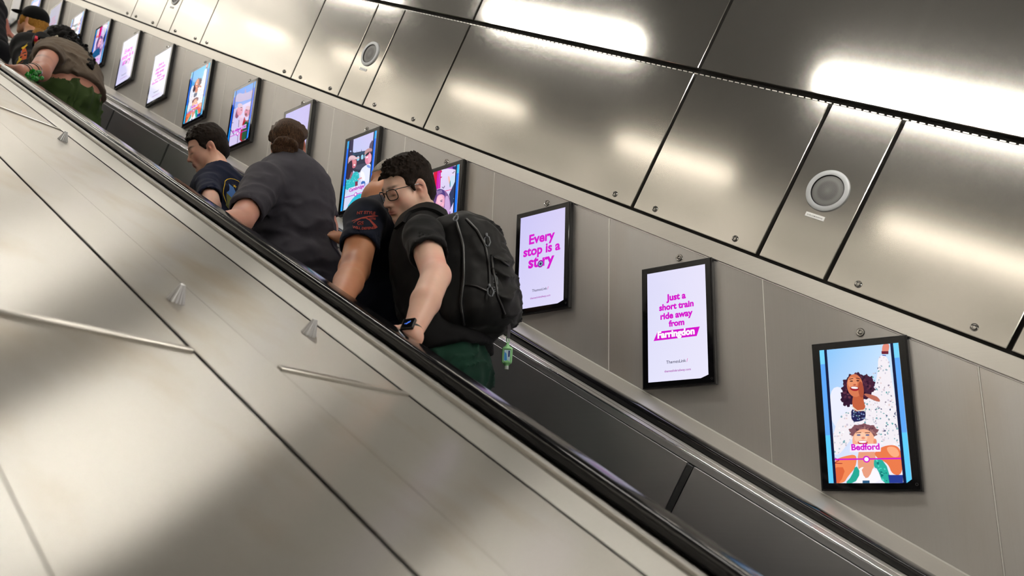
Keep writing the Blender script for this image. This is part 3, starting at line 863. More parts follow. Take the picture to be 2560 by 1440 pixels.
def art_albans():
    a = Art([(255, 310), (632, 123), (487, 1156), (105, 1320)])
    a.grid(0, 1, 0, 1, (10, 120, 220), (20, 140, 230), (205, 195, 240), (200, 190, 240))
    a.grid(0, 1, .33, 1, (205, 195, 235), (220, 205, 240), (206, 196, 240), (214, 200, 236))
    a.poly([(420, 360), (446, 245), (462, 345)], (150, 140, 190)); a.poly([(530, 330), (546, 260), (562, 320)], (150, 140, 190))
    a.poly([(270, 400), (320, 330), (420, 350), (620, 260), (610, 420), (260, 520)], (175, 165, 205), 1)
    a.poly([(190, 860), (260, 780), (340, 760), (340, 1000), (300, 1240), (130, 1300)], (216, 206, 244), 1)
    a.poly([(250, 760), (300, 600), (340, 560), (330, 740), (290, 800)], (150, 90, 120), 2)
    a.blob(345, 650, 52, 92, (222, 150, 176), rot=.2); a.blob(350, 560, 46, 40, (205, 180, 205), rot=.2)
    a.blob(370, 595, 16, 8, (60, 30, 60)); a.blob(372, 640, 14, 8, (120, 20, 60))
    a.poly([(330, 760), (400, 720), (410, 860), (350, 960), (320, 900)], (232, 200, 226), 1)
    a.blob(475, 680, 46, 86, (206, 120, 150), rot=.2); a.blob(490, 600, 40, 36, (214, 180, 200), rot=.2)
    a.blob(468, 642, 14, 8, (60, 20, 50)); a.blob(455, 720, 20, 26, (120, 50, 70))
    a.poly([(400, 860), (430, 740), (450, 840), (520, 800), (500, 1000), (460, 1170), (340, 1220), (350, 1050)], (170, 30, 50), 1)
    a.poly([(430, 850), (500, 830), (480, 1080), (440, 1170), (370, 1200), (390, 1020)], (40, 90, 60), 1)
    a.line([(330, 820), (300, 1230)], 8, (50, 50, 100)); a.line([(180, 990), (240, 1080)], 12, (60, 50, 90)); a.line([(190, 870), (230, 868)], 8, (60, 50, 90))
    a.poly([(215, 990), (465, 890), (455, 960), (210, 1040)], (226, 210, 246))
    a.line([(155, 1128), (470, 998)], 10, (205, 20, 205)); a.ring(308, 1062, 24, (205, 20, 205), (255, 240, 255))
    side_strips(a, c1=(60, 150, 240), c2=(10, 90, 240), c3=(10, 140, 245))
    t = Letters(); t.layer = 60
    u, v = a.f((335, 1000)); t.text('St Albans City', u, v, .66, (200, 20, 200), .05)
    return a, t
def art_dark():
    a = Art(); a.grid(0, 1, 0, 1, (26, 30, 54), (28, 32, 58), (30, 34, 60), (24, 28, 50))
    return a, None

SCR_Y = -0.0235
def art_object(a, name, x0, z1, parent, base):
    """links the picture (or its lettering) as one mesh just behind the screen's front face"""
    me = bpy.data.meshes.new(name)
    ch = .045
    verts = []
    for u, v, l in a.v:
        # the lower right corner of the picture is cut off
        if u > 1 - ch and v > 1 - ch * AW / AH:
            du, dv = (1 - u) / ch, (1 - v) / (ch * AW / AH)
            if du + dv < 1: v = 1 - (1 - du) * ch * AW / AH
        verts.append(V(x0 + u * AW, base - l * 0.00003, z1 - v * AH))
    me.from_pydata(verts, [], a.faces)
    at = me.color_attributes.new('Col', 'FLOAT_COLOR', 'POINT')
    buf = np.ones((len(verts), 4), np.float32); buf[:, :3] = np.array(a.c)
    at.data.foreach_set('color', buf.ravel())
    me.materials.append(MAT['screen'])
    bm = bmesh.new(); bm.from_mesh(me); bmesh.ops.triangulate(bm, faces=[f for f in bm.faces if len(f.verts) > 4]); bm.to_mesh(me); bm.free()
    o = bpy.data.objects.new(name, me); COL.objects.link(o)
    attach(o, parent)
    return o
def ad_screen(i, art, label):
    x0 = -0.5935 * i; z0 = 0.5935 * TA * i
    t = empty('advertising_screen', V(x0 + SW / 2, 0, z0)); tag(t, label, 'screen', 'digital screens in a row up the wall')
    m = MB()
    m.vbox(x0, x0 + SW, -.0215, -.0005, z0, z0 + SH, .0016, 2)
    m.build('screen_housing', MAT['black_metal'], t)
    MB().vbox(x0 + .0045, x0 + SW - .0045, -.0232, -.0210, z0 + .0045, z0 + SH - .0045, .0005).build('glass_front', MAT['black_glass'], t)
    ax0 = x0 + SW * .087; az1 = z0 + SH * .95
    pic, let = art
    art_object(pic, 'display', ax0, az1, t, SCR_Y)
    if let is not None: art_object(let, 'lettering', ax0, az1, t, SCR_Y)
    lg = MB().lathe([(.0042, .0004), (.0042, .0007), (.0032, .0007), (.0032, .0004)], V(x0 + SW * .955, SCR_Y + .0004, z0 + SH * .042), (0, -1, 0), 20, cap=False)
    lg.build('round_badge', MAT['badge'], t)
    return t
MAT['badge'] = plain('dark_badge', (0.05, 0.05, 0.055), 0.4)
LB = [
 (art_couple(False), 'brightest and nearest screen, advert reading Bedford with a laughing pair'),
 (art_farringdon(), 'white screen advert naming Farringdon in a magenta banner, second from the lower right'),
 (art_story(), 'large lilac screen reading Every stop is a story, beside the backpack'),
 (art_laugh(False), 'screen showing a laughing long-haired woman and red posts, behind the teenager'),
 (art_cambridge(), 'screen reading Cambridge with two people in hats'),
 (art_lines(False), 'lilac screen half hidden behind the woman with the bun'),
 (art_albans(), 'screen with an older couple under a blue sky, above the boy'),
 (art_couple(True), 'smaller blue screen with the laughing pair, uphill of the older couple'),
 (art_farringdon(), 'smaller white screen with magenta words, second of its kind up the wall'),
 (art_story(), 'smaller lilac screen reading story, two up from the small blue screen'),
 (art_laugh(True), 'small screen of a woman and red posts, right above the stooping person\'s back'),
 (art_cambridge(), 'small screen partly behind the black curly hair'),
 (art_lines(True), 'dim lilac screen with magenta lines, behind the black cap'),
 (art_albans(), 'small blue screen at the top edge, above the cap brim'),
 (art_dark(), 'dark switched-off screen near the top left corner'),
]
for i, (art, label) in enumerate(LB): ad_screen(i, art, label)
ad_screen(-1, art_albans(), 'blue screen just beyond the right edge of the photo, lowest of the row')

# ------------------------------------------------------------------ soft solids: people, clothes, bags
def at(u, v, y):
    """the point of the plane at depth y (metres) seen at photo point (u, v)"""
    d = CR @ np.array([(u - 1280) / FPX, 1.0, -(v - 720) / FPX])
    return CAM_LOC + d * ((y - CAM_LOC[1]) / d[1])
def cdir(r, f, u):
    v = CR @ np.array([r, f, u], float)
    return v / np.linalg.norm(v)
def nrm(v):
    v = np.asarray(v, float); return v / np.linalg.norm(v)
def frame(fwd, up):
    """3x3, columns right, forward, up"""
    f = nrm(fwd); u = np.asarray(up, float); u = nrm(u - f * (u @ f))
    return np.stack([np.cross(f, u), f, u], 1)

def vnoise(P, seed=0):
    """smooth value noise in [-1, 1]"""
    P = np.asarray(P, np.float64)
    i = np.floor(P).astype(np.int64); f = P - i
    f = f * f * (3 - 2 * f)
    def h(a, b, c):
        n = (a * 73856093) ^ (b * 19349663) ^ (c * 83492791) ^ (seed * 2654435761)
        n = (n ^ (n >> 13)) * 1274126177
        return ((n ^ (n >> 16)) & 0xffff) / 32767.5 - 1
    r = 0
    for dx in (0, 1):
        for dy in (0, 1):
            for dz in (0, 1):
                w = (f[:, 0] if dx else 1 - f[:, 0]) * (f[:, 1] if dy else 1 - f[:, 1]) * (f[:, 2] if dz else 1 - f[:, 2])
                r = r + w * h(i[:, 0] + dx, i[:, 1] + dy, i[:, 2] + dz)
    return r

class Sdf:
    """smooth unions of tapered limbs and ellipsoids, meshed as one surface"""
    def __init__(self): self.ops = []
    def cone(self, a, b, ra, rb, k=.02, op='u', cuts=()):
        a, b = np.asarray(a, float), np.asarray(b, float); r = max(ra, rb)
        self.ops.append(('c', op, k, cuts, (a, b, ra, rb), np.minimum(a, b) - r, np.maximum(a, b) + r)); return self
    def chain(self, pts, rs, k=.02, op='u'):
        for i in range(len(pts) - 1): self.cone(pts[i], pts[i + 1], rs[i], rs[i + 1], k, op)
        return self
    def ell(self, c, r, R=None, k=.02, op='u', cuts=()):
        c = np.asarray(c, float); R = np.eye(3) if R is None else R
        r = np.array(r if hasattr(r, '__len__') else (r, r, r), float); m = r.max()
        self.ops.append(('e', op, k, cuts, (c, r, R), c - m, c + m)); return self
    def box(self, c, h, rad, R=None, k=.02, op='u', cuts=()):
        """rounded box with half sizes h"""
        c = np.asarray(c, float); R = np.eye(3) if R is None else R; h = np.array(h, float); m = np.linalg.norm(h)
        self.ops.append(('b', op, k, cuts, (c, h, R, rad), c - m, c + m)); return self
    def plane(self, p, n, k=.004):
        """cuts away everything on the side n points to"""
        self.ops.append(('p', 'i', k, (), (np.asarray(p, float), nrm(n)), None, None)); return self
    def _eval(self, kind, prm, X, Y, Z):
        if kind == 'c':
            a, b, ra, rb = prm; ba = b - a; l2 = ba @ ba + 1e-12
            px, py, pz = X - a[0], Y - a[1], Z - a[2]
            h = np.clip((px * ba[0] + py * ba[1] + pz * ba[2]) / l2, 0, 1)
            d = np.sqrt((px - ba[0] * h) ** 2 + (py - ba[1] * h) ** 2 + (pz - ba[2] * h) ** 2)
            return d - (ra + (rb - ra) * h)
        if kind == 'p':
            p, n = prm
            return (X - p[0]) * n[0] + (Y - p[1]) * n[1] + (Z - p[2]) * n[2]
        c, r, R = prm[:3]
        px, py, pz = X - c[0], Y - c[1], Z - c[2]
        q = [px * R[0, i] + py * R[1, i] + pz * R[2, i] for i in range(3)]
        if kind == 'e':
            k0 = np.sqrt((q[0] / r[0]) ** 2 + (q[1] / r[1]) ** 2 + (q[2] / r[2]) ** 2)
            k1 = np.sqrt((q[0] / r[0] ** 2) ** 2 + (q[1] / r[1] ** 2) ** 2 + (q[2] / r[2] ** 2) ** 2) + 1e-9
            return k0 * (k0 - 1) / k1
        rad = prm[3]
        d = [np.abs(q[i]) - (r[i] - rad) for i in range(3)]
        o = np.sqrt(sum(np.maximum(x, 0) ** 2 for x in d))
        return o + np.minimum(np.maximum(np.maximum(d[0], d[1]), d[2]), 0) - rad
    def mesh(self, name, mat, parent=None, h=.008, fine=(), disp=None, paint=None, base=None, relax=1, keep=None):
        lo = np.min([o[5] for o in self.ops if o[5] is not None and o[1] == 'u'], 0) - 3 * h
        hi = np.max([o[6] for o in self.ops if o[6] is not None and o[1] == 'u'], 0) + 3 * h
        ax = []
        for d in range(3):
            g = [lo[d]]
            while g[-1] < hi[d]:
                st = h
                for (l2, h2, hf) in fine:
                    if l2[d] - hf <= g[-1] <= h2[d]: st = min(st, hf)
                    elif g[-1] < l2[d] < g[-1] + st: st = max(hf, l2[d] - g[-1])
                g.append(g[-1] + st)
            ax.append(np.array(g))
        xs, ys, zs = ax
        F = np.full((len(xs), len(ys), len(zs)), 1.0, np.float32)
        for kind, op, k, cuts, prm, l, u in self.ops:
            if l is None: sl = (slice(None),) * 3
            else:
                m = max(k, .0) + 3 * h
                sl = tuple(slice(max(0, np.searchsorted(ax[d], l[d] - m) - 1), np.searchsorted(ax[d], u[d] + m) + 1) for d in range(3))
            X = xs[sl[0]][:, None, None]; Y = ys[sl[1]][None, :, None]; Z = zs[sl[2]][None, None, :]
            if X.size == 0 or Y.size == 0 or Z.size == 0: continue
            d = self._eval(kind, prm, X, Y, Z)
            for (cp, cn) in cuts:
                d = np.maximum(d, (X - cp[0]) * cn[0] + (Y - cp[1]) * cn[1] + (Z - cp[2]) * cn[2])
            G = F[sl]
            if op == 'u':
                t = np.maximum(k - np.abs(G - d), 0) / max(k, 1e-6); F[sl] = np.minimum(G, d) - t * t * k * .25
            elif op == 's':
                d = -d; t = np.maximum(k - np.abs(G - d), 0) / max(k, 1e-6); F[sl] = np.maximum(G, d) + t * t * k * .25
            else:
                t = np.maximum(k - np.abs(G - d), 0) / max(k, 1e-6); F[sl] = np.maximum(G, d) + t * t * k * .25
        if disp is not None:
            I = np.nonzero(np.abs(F) < .03)
            P = np.stack([xs[I[0]], ys[I[1]], zs[I[2]]], 1)
            F[I] += disp(P).astype(np.float32)
        v, q = surface_nets(F, xs, ys, zs)
        for _ in range(relax): v = relax_quads(v, q)
        me = bpy.data.meshes.new(name)
        me.vertices.add(len(v)); me.vertices.foreach_set('co', v.astype(np.float32).ravel())
        me.loops.add(q.size); me.loops.foreach_set('vertex_index', q.astype(np.int32).ravel())
        me.polygons.add(len(q)); me.polygons.foreach_set('loop_start', np.arange(0, q.size, 4, dtype=np.int32))
        try: me.polygons.foreach_set('loop_total', np.full(len(q), 4, np.int32))
        except Exception: pass
        me.update(calc_edges=True); me.validate()
        if keep: keep_largest(me)
        if base is not None:
            n = len(me.vertices); co = np.empty(n * 3, np.float32); me.vertices.foreach_get('co', co); co = co.reshape(-1, 3).astype(float)
            colr = np.tile(np.array(lin(base)), (n, 1))
            for (c, r, rgb, s) in (paint or ()):
                if callable(c): w = np.clip(c(co), 0, 1) * s
                else:
                    R, rr = (r[0], np.array(r[1])) if isinstance(r, tuple) and hasattr(r[0], 'shape') else (np.eye(3), np.array((r, r, r) if not hasattr(r, '__len__') else r))
                    w = np.exp(-((((co - np.asarray(c)) @ R) / rr) ** 2).sum(1)) * s
                colr = colr * (1 - w[:, None]) + np.array(lin(rgb)) * w[:, None]
            a = me.color_attributes.new('Col', 'FLOAT_COLOR', 'POINT')
            b4 = np.ones((n, 4), np.float32); b4[:, :3] = colr; a.data.foreach_set('color', b4.ravel())
        me.materials.append(mat)
        me.shade_smooth()
        o = bpy.data.objects.new(name, me); COL.objects.link(o)
        if parent is not None: attach(o, parent)
        return o

def keep_largest(me):
    bm = bmesh.new(); bm.from_mesh(me); seen = set(); comps = []
    for v in bm.verts:
        if v.index in seen: continue
        st = [v]; seen.add(v.index); c = []
        while st:
            a = st.pop(); c.append(a)
            for e in a.link_edges:
                b = e.other_vert(a)
                if b.index not in seen: seen.add(b.index); st.append(b)
        comps.append(c)
    comps.sort(key=len)
    for c in comps[:-1]: bmesh.ops.delete(bm, geom=c, context='VERTS')
    bm.to_mesh(me); bm.free()

def surface_nets(F, xs, ys, zs):
    S = F < 0
    nx, ny, nz = F.shape
    c = [S[i:nx - 1 + i, j:ny - 1 + j, k:nz - 1 + k] for i in (0, 1) for j in (0, 1) for k in (0, 1)]
    cnt = sum(x.astype(np.int8) for x in c)
    act = np.argwhere((cnt > 0) & (cnt < 8))
    idx = np.full((nx - 1, ny - 1, nz - 1), -1, np.int32)
    idx[act[:, 0], act[:, 1], act[:, 2]] = np.arange(len(act))
    off = [(i, j, k) for i in (0, 1) for j in (0, 1) for k in (0, 1)]
    G = [xs, ys, zs]
    acc = np.zeros((len(act), 3)); w = np.zeros(len(act))
    for a in range(8):
        for b in range(a + 1, 8):
            if sum(abs(off[a][d] - off[b][d]) for d in range(3)) != 1: continue
            A_, B_ = act + off[a], act + off[b]
            fa = F[A_[:, 0], A_[:, 1], A_[:, 2]].astype(float); fb = F[B_[:, 0], B_[:, 1], B_[:, 2]].astype(float)
            m = (fa < 0) != (fb < 0)
            t = np.where(m, fa / np.where(m, fa - fb, 1), 0)[:, None]
            pa = np.stack([G[d][A_[:, d]] for d in range(3)], 1); pb = np.stack([G[d][B_[:, d]] for d in range(3)], 1)
            acc += np.where(m[:, None], pa + (pb - pa) * t, 0); w += m
    v = acc / w[:, None]
    quads = []
    for d in range(3):
        e1, e2 = (d + 1) % 3, (d + 2) % 3
        sa = [slice(None)] * 3; sb = [slice(None)] * 3
        sa[d] = slice(0, -1); sb[d] = slice(1, None)
        ch = S[tuple(sa)] != S[tuple(sb)]
        E_ = np.argwhere(ch)
        E_ = E_[(E_[:, e1] > 0) & (E_[:, e2] > 0) & (E_[:, e1] < F.shape[e1] - 1) & (E_[:, e2] < F.shape[e2] - 1)]
        if not len(E_): continue
        ins = S[E_[:, 0], E_[:, 1], E_[:, 2]]
        cs = []
        for (p, q) in ((1, 1), (0, 1), (0, 0), (1, 0)):
            Q = E_.copy(); Q[:, e1] -= p; Q[:, e2] -= q
            cs.append(idx[Q[:, 0], Q[:, 1], Q[:, 2]])
        qd = np.stack(cs, 1)
        qd[~ins] = qd[~ins][:, ::-1]
        quads.append(qd[(qd >= 0).all(1)])
    return v, np.concatenate(quads)

def relax_quads(v, q):
    s = np.zeros_like(v); n = np.zeros(len(v))
    for a, b in ((0, 1), (1, 2), (2, 3), (3, 0)):
        np.add.at(s, q[:, a], v[q[:, b]]); np.add.at(s, q[:, b], v[q[:, a]])
        np.add.at(n, q[:, a], 1); np.add.at(n, q[:, b], 1)
    return v * .5 + .5 * s / np.maximum(n, 1)[:, None]

def skin_mat():
    m, N, L, b = new_mat('skin')
    a = N.new('ShaderNodeAttribute'); a.attribute_name = 'Col'
    tc = N.new('ShaderNodeTexCoord'); ns = N.new('ShaderNodeTexNoise'); ns.inputs['Scale'].default_value = 60; ns.inputs['Detail'].default_value = 4
    L.new(tc.outputs['Object'], ns.inputs['Vector'])
    mx = N.new('ShaderNodeMix'); mx.data_type = 'RGBA'; mx.blend_type = 'MULTIPLY'; mx.inputs[0].default_value = 0.35
    cr = N.new('ShaderNodeValToRGB'); cr.color_ramp.elements[0].color = (.86, .79, .76, 1); cr.color_ramp.elements[1].color = (1, 1, 1, 1); cr.color_ramp.elements[1].position = .6
    L.new(ns.outputs['Fac'], cr.inputs[0]); L.new(a.outputs['Color'], mx.inputs[6]); L.new(cr.outputs[0], mx.inputs[7])
    L.new(mx.outputs[2], b.inputs['Base Color'])
    b.inputs['Roughness'].default_value = 0.48
    b.inputs['Subsurface Weight'].default_value = 0.18; b.inputs['Subsurface Radius'].default_value = (0.012, 0.005, 0.003); b.inputs['Subsurface Scale'].default_value = 1.0
    return m
def cloth(name, col, rough=0.9, scale=900, dark=.55, sheen=.04, use_attr=False):
    m, N, L, b = new_mat(name)
    tc = N.new('ShaderNodeTexCoord'); ns = N.new('ShaderNodeTexNoise'); ns.inputs['Scale'].default_value = scale; ns.inputs['Detail'].default_value = 2
    L.new(tc.outputs['Object'], ns.inputs['Vector'])
    n2 = N.new('ShaderNodeTexNoise'); n2.inputs['Scale'].default_value = 9; n2.inputs['Detail'].default_value = 4
    L.new(tc.outputs['Object'], n2.inputs['Vector'])
    av = N.new('ShaderNodeMath'); av.operation = 'MULTIPLY'; L.new(ns.outputs['Fac'], av.inputs[0]); L.new(n2.outputs['Fac'], av.inputs[1])
    mx = N.new('ShaderNodeMix'); mx.data_type = 'RGBA'
    L.new(av.outputs[0], mx.inputs[0])
    mx.inputs[6].default_value = (*[c * dark for c in lin(col)], 1); mx.inputs[7].default_value = (*[min(1, c * 1.25) for c in lin(col)], 1)
    L.new(mx.outputs[2], b.inputs['Base Color'])
    b.inputs['Roughness'].default_value = rough; b.inputs['Sheen Weight'].default_value = sheen; b.inputs['Specular IOR Level'].default_value = .25
    bp = N.new('ShaderNodeBump'); bp.inputs['Strength'].default_value = .25; bp.inputs['Distance'].default_value = .0008
    L.new(ns.outputs['Fac'], bp.inputs['Height']); L.new(bp.outputs[0], b.inputs['Normal'])
    return m
def hair_mat(name, col, hi, direction=(1, 1, 12)):
    m, N, L, b = new_mat(name)
    tc = N.new('ShaderNodeTexCoord'); mp = N.new('ShaderNodeMapping'); mp.inputs['Scale'].default_value = (380, 380, 60)
    L.new(tc.outputs['Object'], mp.inputs[0])
    ns = N.new('ShaderNodeTexNoise'); ns.inputs['Scale'].default_value = 1; ns.inputs['Detail'].default_value = 3; ns.inputs['Distortion'].default_value = 1.2
    L.new(mp.outputs[0], ns.inputs['Vector'])
    cr = N.new('ShaderNodeValToRGB'); cr.color_ramp.elements[0].position = .35; cr.color_ramp.elements[1].position = .72
    cr.color_ramp.elements[0].color = (*lin(col), 1); cr.color_ramp.elements[1].color = (*lin(hi), 1)
    L.new(ns.outputs['Fac'], cr.inputs[0]); L.new(cr.outputs[0], b.inputs['Base Color'])
    b.inputs['Roughness'].default_value = .55; b.inputs['Specular IOR Level'].default_value = .14
    bp = N.new('ShaderNodeBump'); bp.inputs['Strength'].default_value = .8; bp.inputs['Distance'].default_value = .003
    L.new(ns.outputs['Fac'], bp.inputs['Height']); L.new(bp.outputs[0], b.inputs['Normal'])
    return m
MAT['skin'] = skin_mat()

def sleeve(T, a, b, ra, rb, f, k=.04, arm=.05):
    """short sleeve from a towards b, open at the share f of the way"""
    h = a + (b - a) * f; d = nrm(b - a)
    T.cone(a, a + (b - a) * (f + .12), ra, rb, k, cuts=[(h, d)])
    T.cone(h - d * .035, h + d * .08, arm, arm + .004, .003, 's')
def folds(items, seed=0, fine=.0014):
    """cloth wrinkles: [(direction across the folds, wavelength, height, centre, radius)] plus a fine crumple"""
    def f(P):
        d = vnoise(P * 22, seed) * fine * 1.6 + vnoise(P * 55, seed + 1) * fine * .6
        for (dr, wl, hgt, c, r) in items:
            dr = nrm(dr)
            t = (P @ dr) / wl + vnoise(P * 7, seed + 3) * 1.3 + vnoise(P * 16, seed + 4) * .5
            w = 1.0 if c is None else np.exp(-(((P - np.asarray(c)) ** 2).sum(1)) / r ** 2)
            d = d - w * hgt * ((1 - np.abs(np.sin(math.pi * t))) ** 1.6 - .22) * 1.7
        return d
    return f

def head(S, o, R, s=1.0, jaw=1.0, nose=1.0, ear=True, neck=None, neck_r=.052):
    """skull, face, ears and neck; o the middle of the head, R its frame, s its size"""
    g = lambda x, y, z: o + R @ (np.array([x, y, z]) * s)
    e = lambda x, y, z, r, k=.02, op='u', Q=None: S.ell(g(x, y, z), np.array(r) * s, R if Q is None else R @ Q, k * s, op)
    e(0, -.014, .036, (.074, .094, .084), .03)
    e(0, .030, -.028, (.060, .062, .082), .03)
    for q in (-1, 1):
        S.cone(g(q * .052 * jaw, -.008, -.052), g(q * .014, .066, -.098), .020 * s, .016 * s, .03 * s)
        e(q * .040, .050, -.036, (.024, .026, .026), .03)
    e(0, .076, -.100, (.019, .015, .015), .025)
    S.cone(g(-.030, .077, .016), g(.030, .077, .016), .0125 * s, .0125 * s, .02 * s)
    for q in (-1, 1):
        e(q * .032, .098, -.004, (.017, .014, .0115), .014, 's')
        e(q * .032, .0735, -.005, (.0150, .0145, .0128), .006)
        e(q * .032, .0800, .0015, (.0150, .0090, .0065), .004)
    S.cone(g(0, .083, .006), g(0, .1055 * nose, -.034), .0075 * s, .0105 * s, .016 * s)
    e(0, .106 * nose, -.038, (.0125, .0115, .0095), .008)
    for q in (-1, 1):
        e(q * .0125, .094, -.0415, (.0085, .0105, .0075), .008)
        e(q * .0062, .1015, -.0478, (.0038, .005, .0035), .004, 's')
    e(0, .083, -.068, (.026, .014, .017), .02)
    e(0, .0945, -.0640, (.0215, .0065, .0046), .006); e(0, .0930, -.0742, (.0190, .0075, .0060), .006)
    e(0, .1005, -.0690, (.0240, .0050, .0014), .003, 's')
    e(0, .096, -.054, (.0035, .005, .008), .006, 's'); e(0, .097, -.0855, (.016, .008, .005), .012, 's')
    if ear:
        for q in (-1, 1):
            a = math.radians(-14); Q = np.array([[1, 0, 0], [0, math.cos(a), -math.sin(a)], [0, math.sin(a), math.cos(a)]])
            b = math.radians(q * 22); Q = np.array([[math.cos(b), -math.sin(b), 0], [math.sin(b), math.cos(b), 0], [0, 0, 1]]) @ Q
            e(q * .0755, -.014, -.010, (.0072, .0185, .0320), .008, 'u', Q)
            e(q * .0835, -.011, -.006, (.0050, .0095, .0170), .005, 's', Q)
            e(q * .0770, -.022, .006, (.0060, .0100, .0180), .006, 'u', Q)
            e(q * .0790, -.004, -.012, (.0045, .0045, .0070), .004, 'u', Q)
            e(q * .0740, -.006, -.040, (.0060, .0080, .0090), .006)
    if neck is not None:
        S.cone(g(0, -.028, -.045), neck, neck_r * s * .96, neck_r * 1.12, .03)
        for q in (-1, 1): S.cone(g(q * .055, -.02, -.05), neck + (g(q * .02, .05, 0) - o), .014 * s, .012 * s, .03)
def face_paint(o, R, s, lip, cheek, brow=None, lash=(30, 20, 18), shade=None, stubble=None):
    g = lambda x, y, z: o + R @ (np.array([x, y, z]) * s)
    P = []
    for q in (-1, 1):
        P.append((g(q * .040, .066, -.034), (R, np.array((.022, .03, .020)) * s), cheek, .62))
        P.append((g(q * .0775, -.014, -.006), (R, np.array((.014, .022, .034)) * s), cheek, .6))
        P.append((g(q * .032, .088, -.0050), (R, np.array((.019, .012, .0085)) * s), shade or cheek, .35))
        P.append((g(q * .032, .091, -.0098), (R, np.array((.0165, .012, .0036)) * s), lash, .98))
        if brow:
            P.append((g(q * .024, .087, .0195), (R, np.array((.014, .018, .0060)) * s), brow, .97))
            P.append((g(q * .041, .080, .0210), (R, np.array((.013, .018, .0050)) * s), brow, .95))
        P.append((g(q * .0062, .101, -.0475), (R, np.array((.0045, .005, .0035)) * s), (90, 40, 34), .6))
    P.append((g(0, .107, -.038), (R, np.array((.014, .012, .010)) * s), cheek, .45))
    if stubble:
        P.append((g(0, .090, -.054), (R, np.array((.024, .014, .0075)) * s), stubble, .45)); P.append((g(0, .075, -.098), (R, np.array((.03, .03, .016)) * s), stubble, .25))
    P.append((g(0, .0965, -.0645), (R, np.array((.0210, .012, .0062)) * s), lip, .92))
    P.append((g(0, .0955, -.0738), (R, np.array((.0185, .012, .0068)) * s), lip, .92))
    P.append((g(0, .0985, -.0690), (R, np.array((.0220, .009, .0016)) * s), (95, 40, 40), .85))
    return P
def hand(S, w, d, n, s=1.0, curl=(.5, .6, .7, .8), thumb=.6, side=1, r=.0085):
    """palm and five fingers from the wrist w; d along the fingers, n out of the back of the hand, side +1 when the thumb lies on d x n"""
    d = nrm(d); n = np.asarray(n, float); n = nrm(n - d * (n @ d)); x = np.cross(d, n) * side
    R = np.stack([x, d, n], 1)
    S.ell(w + d * .048 * s, np.array((.040, .052, .0155)) * s, R, .014 * s)
    S.cone(w - d * .01 * s, w + d * .03 * s, .025 * s, .026 * s, .02 * s)
    for i, (ox, ln) in enumerate(((.029, .072), (.010, .080), (-.010, .074), (-.028, .058))):
        p = w + (x * ox + d * (.092 - abs(ox) * .25)) * s; a = 0.0
        for j, f in enumerate((.46, .30, .24)):
            a += curl[i] * (.75, 1.0, .7)[j]
            q = p + (d * math.cos(a) - n * math.sin(a) + x * ox * .9 * (1 - j * .4)) * ln * f * s
            S.cone(p, q, (r - j * .0007) * s, (r - .0005 - j * .0008) * s, .004 * s); p = q
    p = w + (x * .030 + d * .025 - n * .004) * s
    for f, a in ((.042, .75), (.034, .35), (.026, .15)):
        q = p + nrm(x * a + d * (1.1 - a * .5) - n * thumb * (1.1 - a)) * f * s
        S.cone(p, q, .0125 * s if f > .04 else .0098 * s, .0098 * s if f > .03 else .0082 * s, .006 * s); p = q
def legs_and_shoes(S, T, hipL, hipR, r0, person, shoe_col, trousers=True, tr_inf=.016, knee_fwd=.05, fwd=(-1, 0, 0), kneelen=None):
    """adds legs to the body S and trouser legs to T, down to the tread below each hip; returns a shoes builder"""
    out = []
    for hp, dx in ((hipL, 0.02), (hipR, -0.10)):
        foot = np.array([hp[0] + dx, hp[1], tread_top(hp[0] + dx)])
        # stay clear of the riser behind
        ank = foot + np.array([0.0, 0, .085])
        kn = (hp + ank) / 2 + np.asarray(fwd) * knee_fwd + np.array([0, 0, .02])
        S.chain([hp, kn, ank], [r0, r0 * .68, r0 * .47], .03)
        S.cone(ank, foot + np.asarray(fwd) * .12 + np.array([0, 0, .035]), .036, .030, .02)
        if T is not None: T.chain([hp, kn, ank + np.array([0, 0, .03])], [r0 + tr_inf * 1.4, r0 * .72 + tr_inf * 1.5, r0 * .52 + tr_inf * 1.7], .04)
        out.append(foot)
    return out
def shoes(feet, person, mat, fwd=(-1, 0, 0)):
    f = nrm(fwd)
    for p in feet:
        Q = Sdf(); R = frame(f, (0, 0, 1))
        Q.ell(p + f * .015 + np.array([0, 0, .045]), (.042, .07, .045), R, .02)
        Q.cone(p + np.array([0, 0, .035]), p + f * .15 + np.array([0, 0, .030]), .038, .032, .03)
        Q.cone(p + np.array([0, 0, .06]), p + np.array([0, 0, .10]), .043, .045, .02)
        Q.plane(p + np.array([0, 0, .001]), (0, 0, -1), .003)
        Q.mesh('shoe', mat, person, .009)

# ------------------------------------------------------------------ the riders
MAT['tee_black'] = cloth('black_cotton', (24, 24, 26)); MAT['tee_navy'] = cloth('navy_cotton', (15, 24, 44)); MAT['tee_boy'] = cloth('bright_navy_cotton', (16, 26, 56))
MAT['tee_grey'] = cloth('charcoal_cotton', (76, 74, 83)); MAT['tee_taupe'] = cloth('taupe_cotton', (112, 98, 84)); MAT['tee_dark'] = cloth('black_print_cotton', (14, 13, 15))
MAT['shorts_green'] = cloth('dark_green_cloth', (22, 62, 48)); MAT['olive'] = cloth('olive_cloth', (64, 84, 40)); MAT['trousers_dark'] = cloth('dark_trousers', (22, 22, 26)); MAT['denim'] = cloth('dark_denim', (28, 34, 50))
MAT['hair_dark'] = hair_mat('dark_brown_hair', (14, 10, 8), (46, 34, 26)); MAT['hair_brown'] = hair_mat('brown_hair', (34, 24, 18), (98, 70, 48))
MAT['hair_black'] = hair_mat('black_hair', (5, 5, 6), (22, 20, 20)); MAT['hair_grey'] = hair_mat('grey_hair', (150, 142, 132), (214, 206, 196)); MAT['hair_blond'] = hair_mat('blond_hair', (120, 78, 24), (190, 140, 60))
